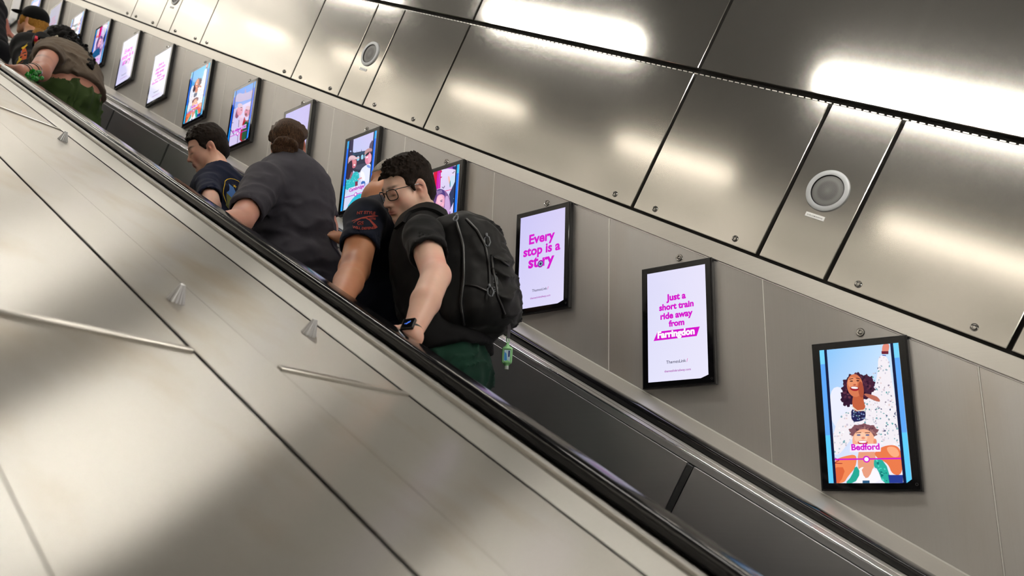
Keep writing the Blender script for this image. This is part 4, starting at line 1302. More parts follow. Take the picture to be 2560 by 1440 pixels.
MAT['shoe'] = cloth('dark_shoe', (20, 20, 22)); MAT['shoe_white'] = cloth('pale_shoe', (170, 168, 162)); MAT['cap'] = cloth('black_cap', (10, 10, 12))
MAT['print_red'] = plain('rust_print', lin((150, 52, 40)), .8); MAT['print_yellow'] = plain('yellow_print', lin((214, 176, 30)), .8); MAT['print_orange'] = plain('orange_print', lin((196, 82, 22)), .8)
MAT['print_blue'] = plain('blue_print', lin((70, 120, 190)), .8); MAT['print_green'] = plain('moss_print', lin((110, 110, 46)), .8)
UPZ = np.array([0, 0, 1.0])
def flat(v): v = np.array(v, float); v[2] = 0; return nrm(v)
def side_of(F): return np.cross(F, UPZ)          # the wearer's right

def person(name, S, label, group=None, **kw):
    o = S.mesh('person', MAT['skin'], None, **kw)
    tag(o, label, 'person')
    return o
def eyelid_line(o, R, s, person): pass

def short_hair(o, R, s, person, mat, thick=.012, front=.060, fringe=.030, side_z=-.02, nape=-.075, seed=0, tufts=160, tl=.022, sweep=(0, .6, .5), h=.0035):
    """cropped hair: a shaped cap over the skull with raised tufts"""
    g = lambda x, y, z: o + R @ (np.array([x, y, z]) * s)
    H = Sdf()
    t = thick
    H.ell(g(0, -.016, .040), np.array((.075 + t * .7, .095 + t * .8, .084 + t * 1.15)) * s, R, .02)
    H.ell(g(0, -.045, -.020), np.array((.066 + t * .35, .066 + t * .3, .070)) * s, R, .02)
    # clear the face, the ears and the neck
    H.box(g(0, .105, -.060), np.array((.085, .062, .118)) * s, .022 * s, R, .010 * s, 's')
    H.box(g(0, .078, -.078), np.array((.12, .100, .088)) * s, .02 * s, R, .008 * s, 's')
    for q in (-1, 1):
        H.ell(g(q * .088, -.004, -.036), np.array((.022, .030, .046)) * s, R, .008 * s, 's'); H.ell(g(q * .088, -.012, -.004), np.array((.018, .022, .036)) * s, R, .006 * s, 's')
        H.cone(g(q * .0715, .022, .012), g(q * .0725, .016, -.010), .011 * s, .0055 * s, .010 * s)
    H.plane(g(0, -.10, nape), R @ nrm((0, -.30, -1)), .006)
    rnd = random.Random(seed)
    for i in range(tufts):
        a = rnd.uniform(0, 2 * math.pi); b = rnd.uniform(.18, 1.0)
        x, y, z = math.sin(a) * math.cos(b) * .080, math.cos(a) * math.cos(b) * .100 - .016, math.sin(b) * .094 + .040
        if y > .055 and z < .085: continue
        p = g(x, y, z)
        d = R @ (np.array((x * 3 + rnd.uniform(-.25, .25), y * 2 + sweep[1] * rnd.uniform(.4, 1), (z - .04) * 5 + sweep[2] * rnd.random())) )
        d = nrm(d) * tl * s * rnd.uniform(.5, 1.1)
        H.cone(p, p + d, .0056 * s, .0014 * s, .004 * s)
    # a fringe brushed forward over the brow
    for i in range(34):
        x = rnd.uniform(-.058, .058); p = g(x, .066 - abs(x) * .25, .083 - abs(x) * .28)
        H.cone(p, p + R @ nrm((x * 2 + rnd.uniform(-.3, .3), .85, -.35 + rnd.uniform(-.3, .3))) * fringe * s * rnd.uniform(.6, 1.1), .0070 * s, .0020 * s, .006 * s)
    def dsp(P):
        Q = (P - o) @ R / s
        return (vnoise(np.stack([Q[:, 0] * 90, Q[:, 1] * 26, Q[:, 2] * 60], 1), seed) * .0022 + vnoise(Q * 160, seed + 1) * .0009) * s
    return H.mesh('hair', mat, person, h, disp=dsp, relax=1)

def torso(S, T, pts, k=.06, inflate=.012):
    """pts: [(centre, (half width, half depth, half height), frame)]"""
    mids = [((a[0] + b[0]) / 2, (np.array(a[1]) + np.array(b[1])) / 2, a[2]) for a, b in zip(pts[:-1], pts[1:])]
    for c, r, R in list(pts) + mids:
        S.ell(c, np.array(r) - .004, R, k)
        T.ell(c, np.array(r) + inflate, R, k)

# ---- the teenager with the backpack -------------------------------------------------
def build_teen():
    F = flat(cdir(-.96, .10, 0)); RT = side_of(F)
    pel, bel, che, nek = at(1130, 905, -.79), at(1098, 790, -.80), at(1072, 668, -.82), at(1064, 545, -.85)
    up = nrm(nek - pel); R = frame(F, up)
    sho, elb, wri = at(1058, 592, -1.00), at(1089, 692, -1.09), at(1030, 836, -1.24)
    hp = at(1018, 471, -.935); HR = frame(cdir(-.72, -.58, -.31), cdir(-.20, -.12, .97)); s = .905
    S, T, L = Sdf(), Sdf(), Sdf()
    head(S, hp, HR, s, neck=nek + R @ np.array([0, -.01, -.02]), neck_r=.050)
    torso(S, T, [(pel, (.160, .108, .13), R), (bel, (.150, .098, .17), R), (che, (.165, .110, .16), R), (che + up * .09, (.120, .080, .060), R)])
    shr = che + RT * .18 + up * .07
    S.chain([sho, elb], [.050, .041], .03); S.chain([elb, (elb * .55 + wri * .45), wri], [.043, .042, .0255], .012)
    S.ell(elb + (elb - wri) * .05 + RT * .0, (.036, .036, .034), None, .02)
    S.chain([shr, shr + F * .05 - up * .27, shr + F * .26 - up * .36], [.05, .042, .027], .03)
    hand(S, wri + nrm(wri - elb) * .012, nrm(-np.array(S_DIR) * .9 + nrm(wri - elb) * .35), np.array(N_DIR) * .8 + np.array((0, -.55, 0)), .98, (.25, .3, .35, .4), .5, -1)
    hand(S, shr + F * .27 - up * .365, F * .8 - up * .4, RT, .95, (.7, .8, .9, 1.0), .6, -1)
    # shirt
    sleeve(T, sho + up * .006, elb, .060, .0625, .50, .045, .0495)
    T.cone(shr, shr + (F * .05 - up * .27) * .62, .066, .066, .045, cuts=[(shr + (F * .05 - up * .27) * .55, nrm(F * .05 - up * .27))])
    T.cone(che + up * .08, nek - up * .012, .085, .060, .05); T.cone(sho + up * .0, nek - up * .02, .050, .050, .05)
    hem = at(1115, 896, -.80)
    T.ell(at(1128, 885, -.79), (.182, .138, .12), R, .05)
    T.plane(hem - up * .004, nrm(-up + F * -.03), .004)
    T.cone(nek + up * .01 + F * .01, nek + up * .08 + F * .03, .060, .070, .012, 's')
    # shorts and legs
    hL, hR = pel - up * .06 - RT * .085, pel - up * .06 + RT * .085
    feet = legs_and_shoes(S, None, hL + F * .02, hR + F * .02, .078, None, None, fwd=(-1, 0, 0))
    L.ell(pel + up * .02, (.170, .120, .13), R, .04); L.ell(pel - up * .05, (.172, .122, .10), R, .04)
    for q in (hL, hR): L.chain([q, q + np.array([-.02, 0, -.36])], [.105, .112], .03)
    L.plane(hL + np.array([0, 0, -.36]), (0, 0, -1), .004)
    skin = (246, 202, 180)
    pn = face_paint(hp, HR, s, (176, 96, 88), (208, 116, 98), (40, 28, 22), stubble=(120, 92, 78))
    pn += [(elb + (elb - wri) * .12, .045, (226, 128, 116), .75), (wri, .06, (196, 122, 96), .4), (elb * .5 + wri * .5, .07, (206, 142, 114), .35)]
    p = person('person', S, 'teenager with glasses and black backpack, head bowed, left hand on the rail', h=.009,
               fine=[(hp - .135, hp + .135, .0032), (wri - .10, wri + .10, .0042)], paint=pn, base=skin)
    tee = T.mesh('t_shirt', MAT['tee_black'], p, .0075, disp=folds([((.5, .2, 1), .075, .010, bel, .17), (nrm(elb - sho) + RT * .8, .05, .004, sho + (elb - sho) * .35, .09), ((.9, 0, .5), .08, .009, pel, .15)], 3))
    L.mesh('shorts', MAT['shorts_green'], p, .009, disp=folds([(F, .07, .009, None, 1)], 5))
    short_hair(hp, HR, s, p, MAT['hair_dark'], .0095, seed=4, tufts=620, tl=.0145, fringe=.024, h=.0028)
    shoes(feet, p, MAT['shoe_white'])
    # spectacles
    g = lambda x, y, z: hp + HR @ (np.array([x, y, z]) * s)
    e = empty('eyeglasses', g(0, .1, 0)); tag(e, 'dark-rimmed eyeglasses on the bowed teenager\'s face', 'glasses')
    def rim_pts(q):
        out = []
        for i in range(29):
            t = 2 * math.pi * i / 28
            x = q * (.0345 + .0255 * math.copysign(abs(math.cos(t)) ** .62, math.cos(t)) * q)
            z = -.006 + .0195 * math.copysign(abs(math.sin(t)) ** .62, math.sin(t)) * (1.0 if math.sin(t) > 0 else 1.05)
            out.append(g(x, .1005 - abs(x) ** 2 * 4.2 + z * .10, z))
        return out
    for q in (-1, 1):
        P = rim_pts(q)
        MB().tube(P, .0017, 8, cap=False).build('rim', MAT['frame_black'], e, smooth=True)
        m = MB(); vv = [m.bm.verts.new(x) for x in P[:-1]]; m.bm.faces.new(vv); m.build('lens', MAT['lens'], e)
        m = MB().tube([g(q * .058, .0885, .010), g(q * .064, .080, .0105)], .0026, 8); m.build('hinge', MAT['chrome'], e, smooth=True)
        MB().tube([g(q * .064, .081, .0105), g(q * .074, .035, .008), g(q * .0805, -.004, .006), g(q * .0815, -.022, -.006), g(q * .079, -.034, -.026)], .0014, 8).build('temple', MAT['temple'], e, smooth=True)
    MB().tube([g(-.0105, .1005, .002), g(0, .1045, .006), g(.0105, .1005, .002)], .0016, 8).build('bridge', MAT['frame_black'], e, smooth=True)
    # wristwatch
    a = nrm(wri - elb); wc = wri - a * .004
    out = nrm(np.array((0, -1, .15)) - a * (np.array((0, -1, .15)) @ a) + 0.35 * np.array((1.0, 0, 0)))
    out = nrm(out - a * (out @ a)); sd = np.cross(a, out)
    e = empty('wristwatch', wc); tag(e, 'black square smartwatch on a dark green strap on the teenager\'s wrist', 'watch')
    m = MB(); n = 40; rows = []
    for i in range(n):
        t = 2 * math.pi * i / n; d = out * math.cos(t) + sd * math.sin(t)
        rows.append([m.bm.verts.new(wc + d * r + a * w) for r, w in ((.0262, -.0105), (.0285, -.0105), (.0285, .0105), (.0262, .0105))])
    for i in range(n):
        for k in range(4): m.bm.faces.new((rows[i][k], rows[(i + 1) % n][k], rows[(i + 1) % n][(k + 1) % 4], rows[i][(k + 1) % 4]))
    m.build('strap', MAT['strap_green'], e, smooth=True)
    def slab(c, hx, hy, hz, bev, name, mat):
        P = [c + sd * sx * hx + a * sy * hy + out * sz * hz for sz in (-1, 1) for sx, sy in ((-1, -1), (1, -1), (1, 1), (-1, 1))]
        return MB().hexa(P, bev, 3).build(name, mat, e, smooth=True, angle=60)
    slab(wc + out * .0305, .0185, .0205, .0050, .004, 'case', MAT['black_metal']); slab(wc + out * .0359, .0165, .0185, .0008, .0007, 'screen', MAT['black_glass'])
    m = MB(); c0 = wc + out * .0369
    for (x0, y0, x1, y1) in ((-.006, -.002, .001, .002), (.001, .002, .008, .004), (-.002, -.004, .002, .006), (-.007, -.006, -.004, -.001)):
        m.tube([c0 + sd * x0 + a * y0, c0 + sd * x1 + a * y1], .0007, 6)
    m.build('display_mark', MAT['watch_blue'], e)
    from mathutils.bvhtree import BVHTree
    tree = BVHTree.FromPolygons([x.co.copy() for x in tee.data.vertices], [tuple(q.vertices) for q in tee.data.polygons])
    return dict(F=F, RT=RT, up=up, R=R, che=che, nek=nek, pel=pel, sho=sho, tree=tree)
MAT['frame_black'] = plain('spectacle_frame', (.008, .008, .009), .25); MAT['temple'] = plain('spectacle_temple', (.10, .11, .12), .25, .9)
def lens_mat():
    m, N, L, b = new_mat('spectacle_lens')
    b.inputs['Base Color'].default_value = (.93, .95, .96, 1); b.inputs['Roughness'].default_value = .02; b.inputs['Transmission Weight'].default_value = 1.0; b.inputs['IOR'].default_value = 1.02
    return m
MAT['lens'] = lens_mat()
MAT['strap_green'] = plain('watch_strap', lin((38, 46, 40)), .6); MAT['watch_blue'] = plain('watch_light', (.02, .05, .2), .5, emit=(.06, .2, .9), estr=1.2)
TEEN = build_teen()

# ---- the backpack ----------------------------------------------------------------
def build_pack():
    t = TEEN
    up = nrm(at(1170, 555, -.80) - at(1205, 830, -.78)); B = -flat(cdir(-.96, .16, 0)); B = nrm(B - up * (B @ up)); R = np.stack([np.cross(B, up), B, up], 1)
    c = at(1188, 690, -.785)
    g = lambda x, y, z: c + R @ np.array([x, y, z])
    S = Sdf()
    S.box(g(0, -.035, -.01), (.145, .085, .195), .06, R, .03)
    S.ell(g(0, -.03, .12), (.140, .095, .090), R, .05)
    S.ell(g(0, .045, .030), (.125, .075, .165), R, .04)
    S.ell(g(0, .045, -.115), (.130, .085, .095), R, .04)
    S.ell(g(-.10, -.02, -.09), (.060, .085, .110), R, .03)
    e = empty('backpack', c - up * .2); tag(e, 'black fabric backpack with grey zip pulls on the teenager\'s back', 'backpack')
    S.mesh('main_compartment', MAT['pack'], e, .0065, disp=folds([(R @ np.array((.2, 1, .45)), .085, .013, g(-.1, 0, .06), .17), (up, .07, .010, g(0, .06, .1), .12), (R @ np.array((0, .6, 1)), .065, .010, g(-.1, .02, -.12), .13)], 21, .0028))
    Q = Sdf(); Q.ell(g(0, .085, -.035), (.108, .048, .145), R, .03); Q.ell(g(0, .08, -.12), (.11, .05, .07), R, .03)
    Q.mesh('front_pocket', MAT['pack'], e, .0075, disp=folds([(up + R[:, 1] * .5, .08, .009, None, 1)], 25, .002))
    Q = Sdf(); Q.ell(g(-.118, -.015, -.115), (.030, .075, .085), R, .02); Q.plane(g(-.118, 0, -.045), up, .006)
    Q.mesh('side_pocket', MAT['pack_mesh'], e, .0075, disp=folds([(up, .04, .003, None, 1)], 27, .0014))
    Q = Sdf(); Q.box(g(0, -.132, -.01), (.125, .016, .185), .014, R, .01); Q.mesh('back_panel', MAT['pack_mesh'], e, .008)
    from mathutils.bvhtree import BVHTree
    def bvh(o):
        me = o.data; inv = o.matrix_local if False else None
        return BVHTree.FromPolygons([x.co.copy() for x in me.vertices], [tuple(q.vertices) for q in me.polygons])
    trees = [bvh(o) for o in e.children if o.type == 'MESH']
    def on(u, v, off=.002):
        """the spot of the pack's surface seen at a photo point"""
        q = at(u, v, -1.12); d = nrm(q - CAM_LOC); best = None
        for tr in trees:
            h_ = tr.ray_cast(Vector(q), Vector(d), 1.2)
            if h_[0] is not None and (best is None or h_[3] < best[2]): best = (np.array(h_[0]), np.array(h_[1]), h_[3])
        if best is None: return at(u, v, -.78), -d
        n_ = best[1] if best[1] @ d < 0 else -best[1]
        return best[0] + n_ * off, n_
    def path(pts, n=8, off=.002):
        out = []
        for i in range(len(pts) - 1):
            for k in range(n): t_ = k / n; out.append(on(pts[i][0] + (pts[i + 1][0] - pts[i][0]) * t_, pts[i][1] + (pts[i + 1][1] - pts[i][1]) * t_, off)[0])
        out.append(on(*pts[-1], off)[0])
        for _ in range(2): out = [out[0]] + [(out[i - 1] + out[i] * 2 + out[i + 1]) / 4 for i in range(1, len(out) - 1)] + [out[-1]]
        return out
    def piping(pts, r, name, mat):
        P_ = path(pts); MB().tube(P_, r, 8).build(name, mat, e, smooth=True)
    piping([(1165, 548), (1192, 575), (1212, 612), (1222, 660), (1224, 722)], .0042, 'zip', MAT['zip_dark'])
    piping([(1140, 552), (1158, 610), (1160, 690), (1152, 760), (1160, 812)], .0050, 'edge_piping', MAT['zip_dark'])
    piping([(1228, 642), (1236, 690), (1244, 740), (1262, 786)], .0040, 'pocket_seam', MAT['zip_dark'])
    piping([(1226, 640), (1250, 648), (1270, 664)], .0040, 'pocket_seam', MAT['zip_dark'])
    piping([(1162, 712), (1190, 716), (1216, 728)], .0030, 'side_seam', MAT['zip_dark'])
    def pull(p, d, name='zip_pull'):
        d = nrm(d); o = np.cross(d, R[:, 0]); m = MB()
        pts = [p + d * .006, p + d * .012 + o * .008, p + d * .030 + o * .0105, p + d * .042 + o * .004, p + d * .044 - o * .002, p + d * .030 - o * .009, p + d * .012 - o * .007, p + d * .006]
        m.tube(pts, .0022, 6); m.tube([p - d * .004, p + d * .008], .0042, 8)
        m.build(name, MAT['zip_grey'], e, smooth=True)
    for (u_, v_, dn) in ((1214, 588, 1), (1222, 716, 1), (1144, 541, .6)):
        p_, n_ = on(u_, v_, .006); d_ = nrm(at(u_ + 2, v_ + 20, -.9) - at(u_, v_, -.9)); pull(p_, nrm(d_ - n_ * (d_ @ n_) + n_ * .12))
    # shoulder straps from the pack's top over the shoulders
    for q in (-1, 1):
        sh = t['sho'] * .42 + t['nek'] * .58 - t['F'] * .02 if q < 0 else t['nek'] + t['RT'] * .10 - t['up'] * .04
        pts = [g(q * .055, -.12, .175), sh + t['up'] * .055 - t['F'] * .07, sh + t['up'] * .062, sh + t['up'] * .03 + t['F'] * .060] + ([sh - t['up'] * .10 + t['F'] * .125, sh - t['up'] * .24 + t['F'] * .09] if q > 0 else [sh - t['up'] * .03 + t['F'] * .085 - t['RT'] * .03])
        nn = [t['up'] - t['F'] * .3, t['up'], t['up'] + t['F'] * .2, t['F'] + t['up'] * .5, t['F'], t['F'] - t['up'] * .3]
        if q < 0: nn = [x - t['RT'] * .35 for x in nn]
        P, Nn = [], []
        for i in range(len(pts) - 1):
            for k in range(8): P.append(pts[i] + (pts[i + 1] - pts[i]) * k / 8)
        for _ in range(3): P = [P[0]] + [(P[i - 1] + P[i] * 2 + P[i + 1]) / 4 for i in range(1, len(P) - 1)] + [P[-1]]
        for i in range(len(P)):
            h_ = t['tree'].find_nearest(Vector(P[i])); n_ = np.array(h_[1]); c_ = np.array(h_[0])
            w_ = min(1, i / 7); P[i] = P[i] * (1 - w_) + (c_ + n_ * .002) * w_; Nn.append(n_ if i > 3 else t['up'])
        for _ in range(2):
            P = [P[0]] + [(P[i - 1] + P[i] * 2 + P[i + 1]) / 4 for i in range(1, len(P) - 1)] + [P[-1]]
            Nn = [Nn[0]] + [nrm(Nn[i - 1] + Nn[i] * 2 + Nn[i + 1]) for i in range(1, len(Nn) - 1)] + [Nn[-1]]
        MB().ribbon(P, Nn, .055, .011).build('shoulder_strap', MAT['pack_mesh'], e, smooth=True)
    MB().tube([g(-.03, -.115, .205), g(-.03, -.105, .232), g(.03, -.105, .232), g(.03, -.115, .205)], .006, 8).build('grab_handle', MAT['pack_mesh'], e, smooth=True)
    # lettering up the edge of the front pocket
    v, f = text_geo('MET RE', .034, .0006)
    w_ = max(q[0] for q in v) - min(q[0] for q in v); k_ = 54.0 / w_
    bm = MB(); vv = [bm.bm.verts.new(on(1233 + q[1] * k_ * .95 + q[0] * k_ * .05, 708 + q[0] * k_, .0028)[0]) for q in v]
    for q in f: bm.bm.faces.new([vv[i] for i in q])
    bm.build('lettering', MAT['pack_letters'], e)
    return g
MAT['pack'] = cloth('black_nylon', (19, 19, 20), .62, 500, sheen=.1); MAT['pack_mesh'] = cloth('black_padding', (24, 24, 26), .8, 300)
MAT['zip_grey'] = plain('grey_cord', lin((104, 108, 114)), .5); MAT['zip_dark'] = plain('dark_zip', (.012, .012, .013), .35); MAT['pack_letters'] = plain('grey_lettering', lin((72, 76, 80)), .6)
PACK = build_pack()

# ---- hand sanitiser bottle hung from the pack -------------------------------------------
def build_bottle():
    top, cap = at(1269, 868, -.74), at(1266, 917, -.74)
    up = nrm(top - cap); x = nrm(cdir(1, 0, 0) - up * (cdir(1, 0, 0) @ up)); n = np.cross(x, up); R = np.stack([x, n, up], 1)
    e = empty('sanitiser_bottle', cap); tag(e, 'small green sanitiser bottle hanging upside down from the backpack', 'bottle')
    c = (top + cap) / 2 + up * .003
    def rounded(hx, hy, hz, rad, cc, name, mat):
        Q = Sdf(); Q.box(cc, (hx, hy, hz), rad, R, .004); return Q
    Q = rounded(.0150, .0085, .0255, .0075, c, '', None); Q.cone(c - up * .023, c - up * .031, .010, .0075, .006); Q.mesh('bottle_body', MAT['gel'], e, .0016)
    Q = Sdf(); Q.cone(c + up * .022, c + up * .040, .012, .004, .006); Q.box(c + up * .002, (.0170, .0100, .0285), .009, R, .003)
    Q.box(c - n * 0, (.0118, .02, .0205), .003, R, .002, 's'); Q.mesh('rubber_holder', MAT['holder'], e, .0016)
    MB().lathe([(.0072, 0), (.0074, -.012), (.0066, -.0135), (.0001, -.0136)], c - up * .030, up, 20).build('cap', MAT['clear_cap'], e, smooth=True)
    n = -n; m = MB(); q = c - n * .0088
    m.hexa([q + x * a + up * b + n * d for d in (.0004, -.0004) for a, b in ((-.0095, -.018), (.0095, -.018), (.0095, .018), (-.0095, .018))]); m.build('bottle_label', MAT['label_white'], e)
    m = MB()
    for (a0, a1, b0, b1) in ((.0035, .0085, -.004, .016), ): m.hexa([q + x * a + up * b + n * d for d in (-.0005, -.0009) for a, b in ((a0, b0), (a1, b0), (a1, b1), (a0, b1))])
    m.build('brand_block', MAT['label_navy'], e)
    m = MB(); m.hexa([q + x * a + up * b + n * d for d in (-.0005, -.0008) for a, b in ((-.0085, -.016), (.001, -.016), (-.002, .006), (-.0085, .012))]); m.build('colour_wave', MAT['label_blue'], e)
    k = c + up * .036
    MB().tube([k, k + up * .014 - x * .005, at(1267, 838, -.745), at(1271, 842, -.745), k + up * .012 + x * .004, k], .0018, 8).build('holder_loop', MAT['holder'], e, smooth=True)
    MB().ribbon([at(1271, 846, -.745), at(1273, 822, -.745), at(1271, 800, -.75), at(1266, 785, -.757)], [n * -1] * 4, .010, .0015).build('hanging_strap', MAT['strap_grey'], e)
MAT['gel'] = plain('green_gel', lin((130, 190, 130)), .15); MAT['holder'] = plain('green_rubber', lin((150, 214, 150)), .45); MAT['clear_cap'] = plain('clear_cap', lin((196, 206, 200)), .2)
MAT['label_white'] = plain('label_paper', lin((190, 220, 236)), .5); MAT['label_navy'] = plain('label_navy', lin((24, 40, 110)), .5); MAT['label_blue'] = plain('label_blue', lin((60, 150, 220)), .5); MAT['strap_grey'] = plain('grey_webbing', lin((84, 82, 88)), .8)
build_bottle()

# ---- the man in the navy T-shirt ----------------------------------------------------
def wrap(pts2, a, b, ra, rb, ref):
    """points (round the limb, along the limb) in metres laid on a tapered limb"""
    ax = nrm(b - a); ref = nrm(ref - ax * (ref @ ax)); sd = np.cross(ax, ref); L_ = np.linalg.norm(b - a); out = []
    for x, y in pts2:
        r = ra + (rb - ra) * min(1, max(0, y / L_)); t = x / r
        out.append(a + ax * y + (ref * math.cos(t) + sd * math.sin(t)) * r)
    return out
def build_man():
    F = flat(cdir(-.80, .60, 0)); RT = side_of(F)
    che, bel, pel, nek = at(975, 625, -.77), at(985, 740, -.77), at(1000, 830, -.77), at(972, 510, -.76)
    up = nrm(nek - bel + np.array([0, 0, .1])); R = frame(F, up)
    sho, elb, wri = at(914, 552, -.985), at(886, 674, -1.08), at(846, 760, -1.26)
    hp = at(974, 480, -.74); HR = frame(cdir(-.55, .75, -.25), cdir(-.1, .25, 1)); s = 1.0
    S, T, L = Sdf(), Sdf(), Sdf()
    head(S, hp, HR, s, neck=nek, neck_r=.062)
    S.cone(hp + HR @ np.array((-.03, -.05, -.06)), nek - RT * .05, .055, .07, .04)
    torso(S, T, [(pel, (.165, .12, .13), R), (bel, (.165, .125, .16), R), (che, (.180, .125, .17), R), (che + up * .09, (.135, .085, .065), R)])
    shr = che + RT * .195 + up * .07; elr, wrr = at(955, 655, -.55), at(868, 602, -.66)
    S.chain([sho, elb], [.056, .050], .03); S.chain([elb, elb * .6 + wri * .4, wri], [.049, .046, .032], .012)
    S.ell(elb - nrm(wri - elb) * .012 + np.array((0.01, -.02, 0)), (.038, .034, .040), None, .02)
    S.chain([shr, elr, wrr], [.055, .046, .030], .03)
    hand(S, wri + nrm(wri - elb) * .02, nrm(-np.array(S_DIR)), np.array(N_DIR), 1.0, (.3, .3, .35, .4), .5, -1)
    hand(S, wrr, nrm(at(826, 584, -.70) - wrr), np.array((0, -.6, .8)), .92, (.35, .4, .45, .5), .4, 1)
    sleeve(T, sho + up * .010, elb, .066, .0675, .60, .05, .0560); T.cone(sho + up * .005, nek - up * .03, .055, .055, .05)
    T.cone(shr, shr + (elr - shr) * .5, .068, .068, .05, cuts=[(shr + (elr - shr) * .45, nrm(elr - shr))])
    T.cone(che + up * .09, nek - up * .015, .10, .075, .05)
    T.plane(pel - up * .10, -up, .004)
    T.cone(nek + up * .0, nek + up * .08, .066, .07, .012, 's')
    hL, hR = pel - up * .07 - RT * .09, pel - up * .07 + RT * .09
    sh = np.array((-.16, 0, 0))
    feet = legs_and_shoes(S, L, hL + sh, hR + sh, .085, None, None)
    L.ell(pel - up * .05, (.178, .135, .11), R, .05)
    L.cone(pel - up * .05, (hL + hR) / 2 + sh, .14, .12, .05)
    skin = (198, 138, 102)
    pn = face_paint(hp, HR, s, (150, 84, 76), (180, 106, 84))
    pn += [(elb + np.array((.01, -.04, .0)), .034, (126, 70, 62), .7), (elb + np.array((.02, -.045, .035)), .022, (140, 80, 62), .5), (elb * .75 + wri * .25 + np.array((0, -.04, 0)), .04, (176, 110, 88), .5), (elb * .4 + wri * .6 + np.array((.02, -.03, 0)), .06, (206, 142, 118), .5)]
    p = person('person', S, 'man in a navy T-shirt with a rust sleeve print, head hidden behind the teenager', h=.009,
               fine=[(hp - .12, hp + .12, .005), (at(840, 590, -.68) - .09, at(840, 590, -.68) + .09, .0042)], paint=pn, base=skin)
    T.mesh('t_shirt', MAT['tee_navy'], p, .008, disp=folds([(up, .08, .010, bel, .2), (nrm(elb - sho) + RT, .06, .005, sho - RT * .05, .1)], 33))
    L.mesh('trousers', MAT['denim'], p, .011, disp=folds([(UPZ, .08, .004, None, 1)], 35))
    H = Sdf(); H.ell(hp + HR @ np.array((0, -.016, .038)), (.0770, .0975, .0880), HR, .02)
    H.plane(hp + HR @ np.array((0, -.02, .066)), HR @ nrm((0, .25, -1)), .006)
    H.mesh('hair', MAT['hair_grey'], p, .004, disp=lambda P: vnoise(P * 150, 9) * .0012)
    shoes(feet, p, MAT['shoe'])
    # sleeve print: two crossed curved shapes between lines of small capitals
    from mathutils.bvhtree import BVHTree
    me = [o for o in p.children if o.name.startswith('t_shirt')][0].data
    tr = BVHTree.FromPolygons([x.co.copy() for x in me.vertices], [tuple(q.vertices) for q in me.polygons])
    def lay(x, y):
        """print coordinates (mm round the sleeve, mm along it) -> the cloth"""
        u, v = 910 + x * .86 - y * .12, 556 + y * .80 + x * .02
        q = at(u, v, -1.25); d = nrm(q - CAM_LOC); h_ = tr.ray_cast(Vector(q), Vector(d), 1.0)
        return (np.array(h_[0]) if h_[0] is not None else at(u, v, -1.03)) - d * .0022
    m = MB()
    def put(pts, faces):
        vv = [m.bm.verts.new(lay(*q)) for q in pts]
        for f in faces:
            if len(set(f)) > 2: m.bm.faces.new([vv[i] for i in f])
    for txt, x0, y0, sz, arc in (('NT STYLE', 2, -27, 12.5, 1), ('1776', 23, -9, 9.5, 0), ('GS', -10, 8, 16, 0), ('WILL DEFEND', 2, 22, 10.5, -1)):
        v, f = text_geo(txt, sz, .45)
        put([(x0 + x_, y0 - y_ + arc * x_ * x_ * .0035) for x_, y_, _ in v], f)
    def arcshape(pts, ws):
        n = len(pts); P = []
        for i in range(n):
            d = np.array(pts[min(i + 1, n - 1)], float) - np.array(pts[max(i - 1, 0)], float); d /= np.linalg.norm(d)
            k = np.array((-d[1], d[0])) * ws[i] / 2; P += [tuple(np.array(pts[i]) + k), tuple(np.array(pts[i]) - k)]
        put(P, [(2 * i, 2 * i + 1, 2 * i + 3, 2 * i + 2) for i in range(n - 1)])
    arcshape([(-36, -3), (-20, -10), (-5, -15), (12, -19), (26, -21), (38, -21)], [2, 3, 3.5, 4, 4, 2])
    arcshape([(-30, 2), (-24, -4), (-10, -13), (4, -14), (16, -8), (26, 2), (32, 8), (38, 17)], [2, 2, 3, 3.5, 4.5, 5.5, 7, 10])
    o = m.build('sleeve_lettering', MAT['print_red']); o.parent = p
build_man()

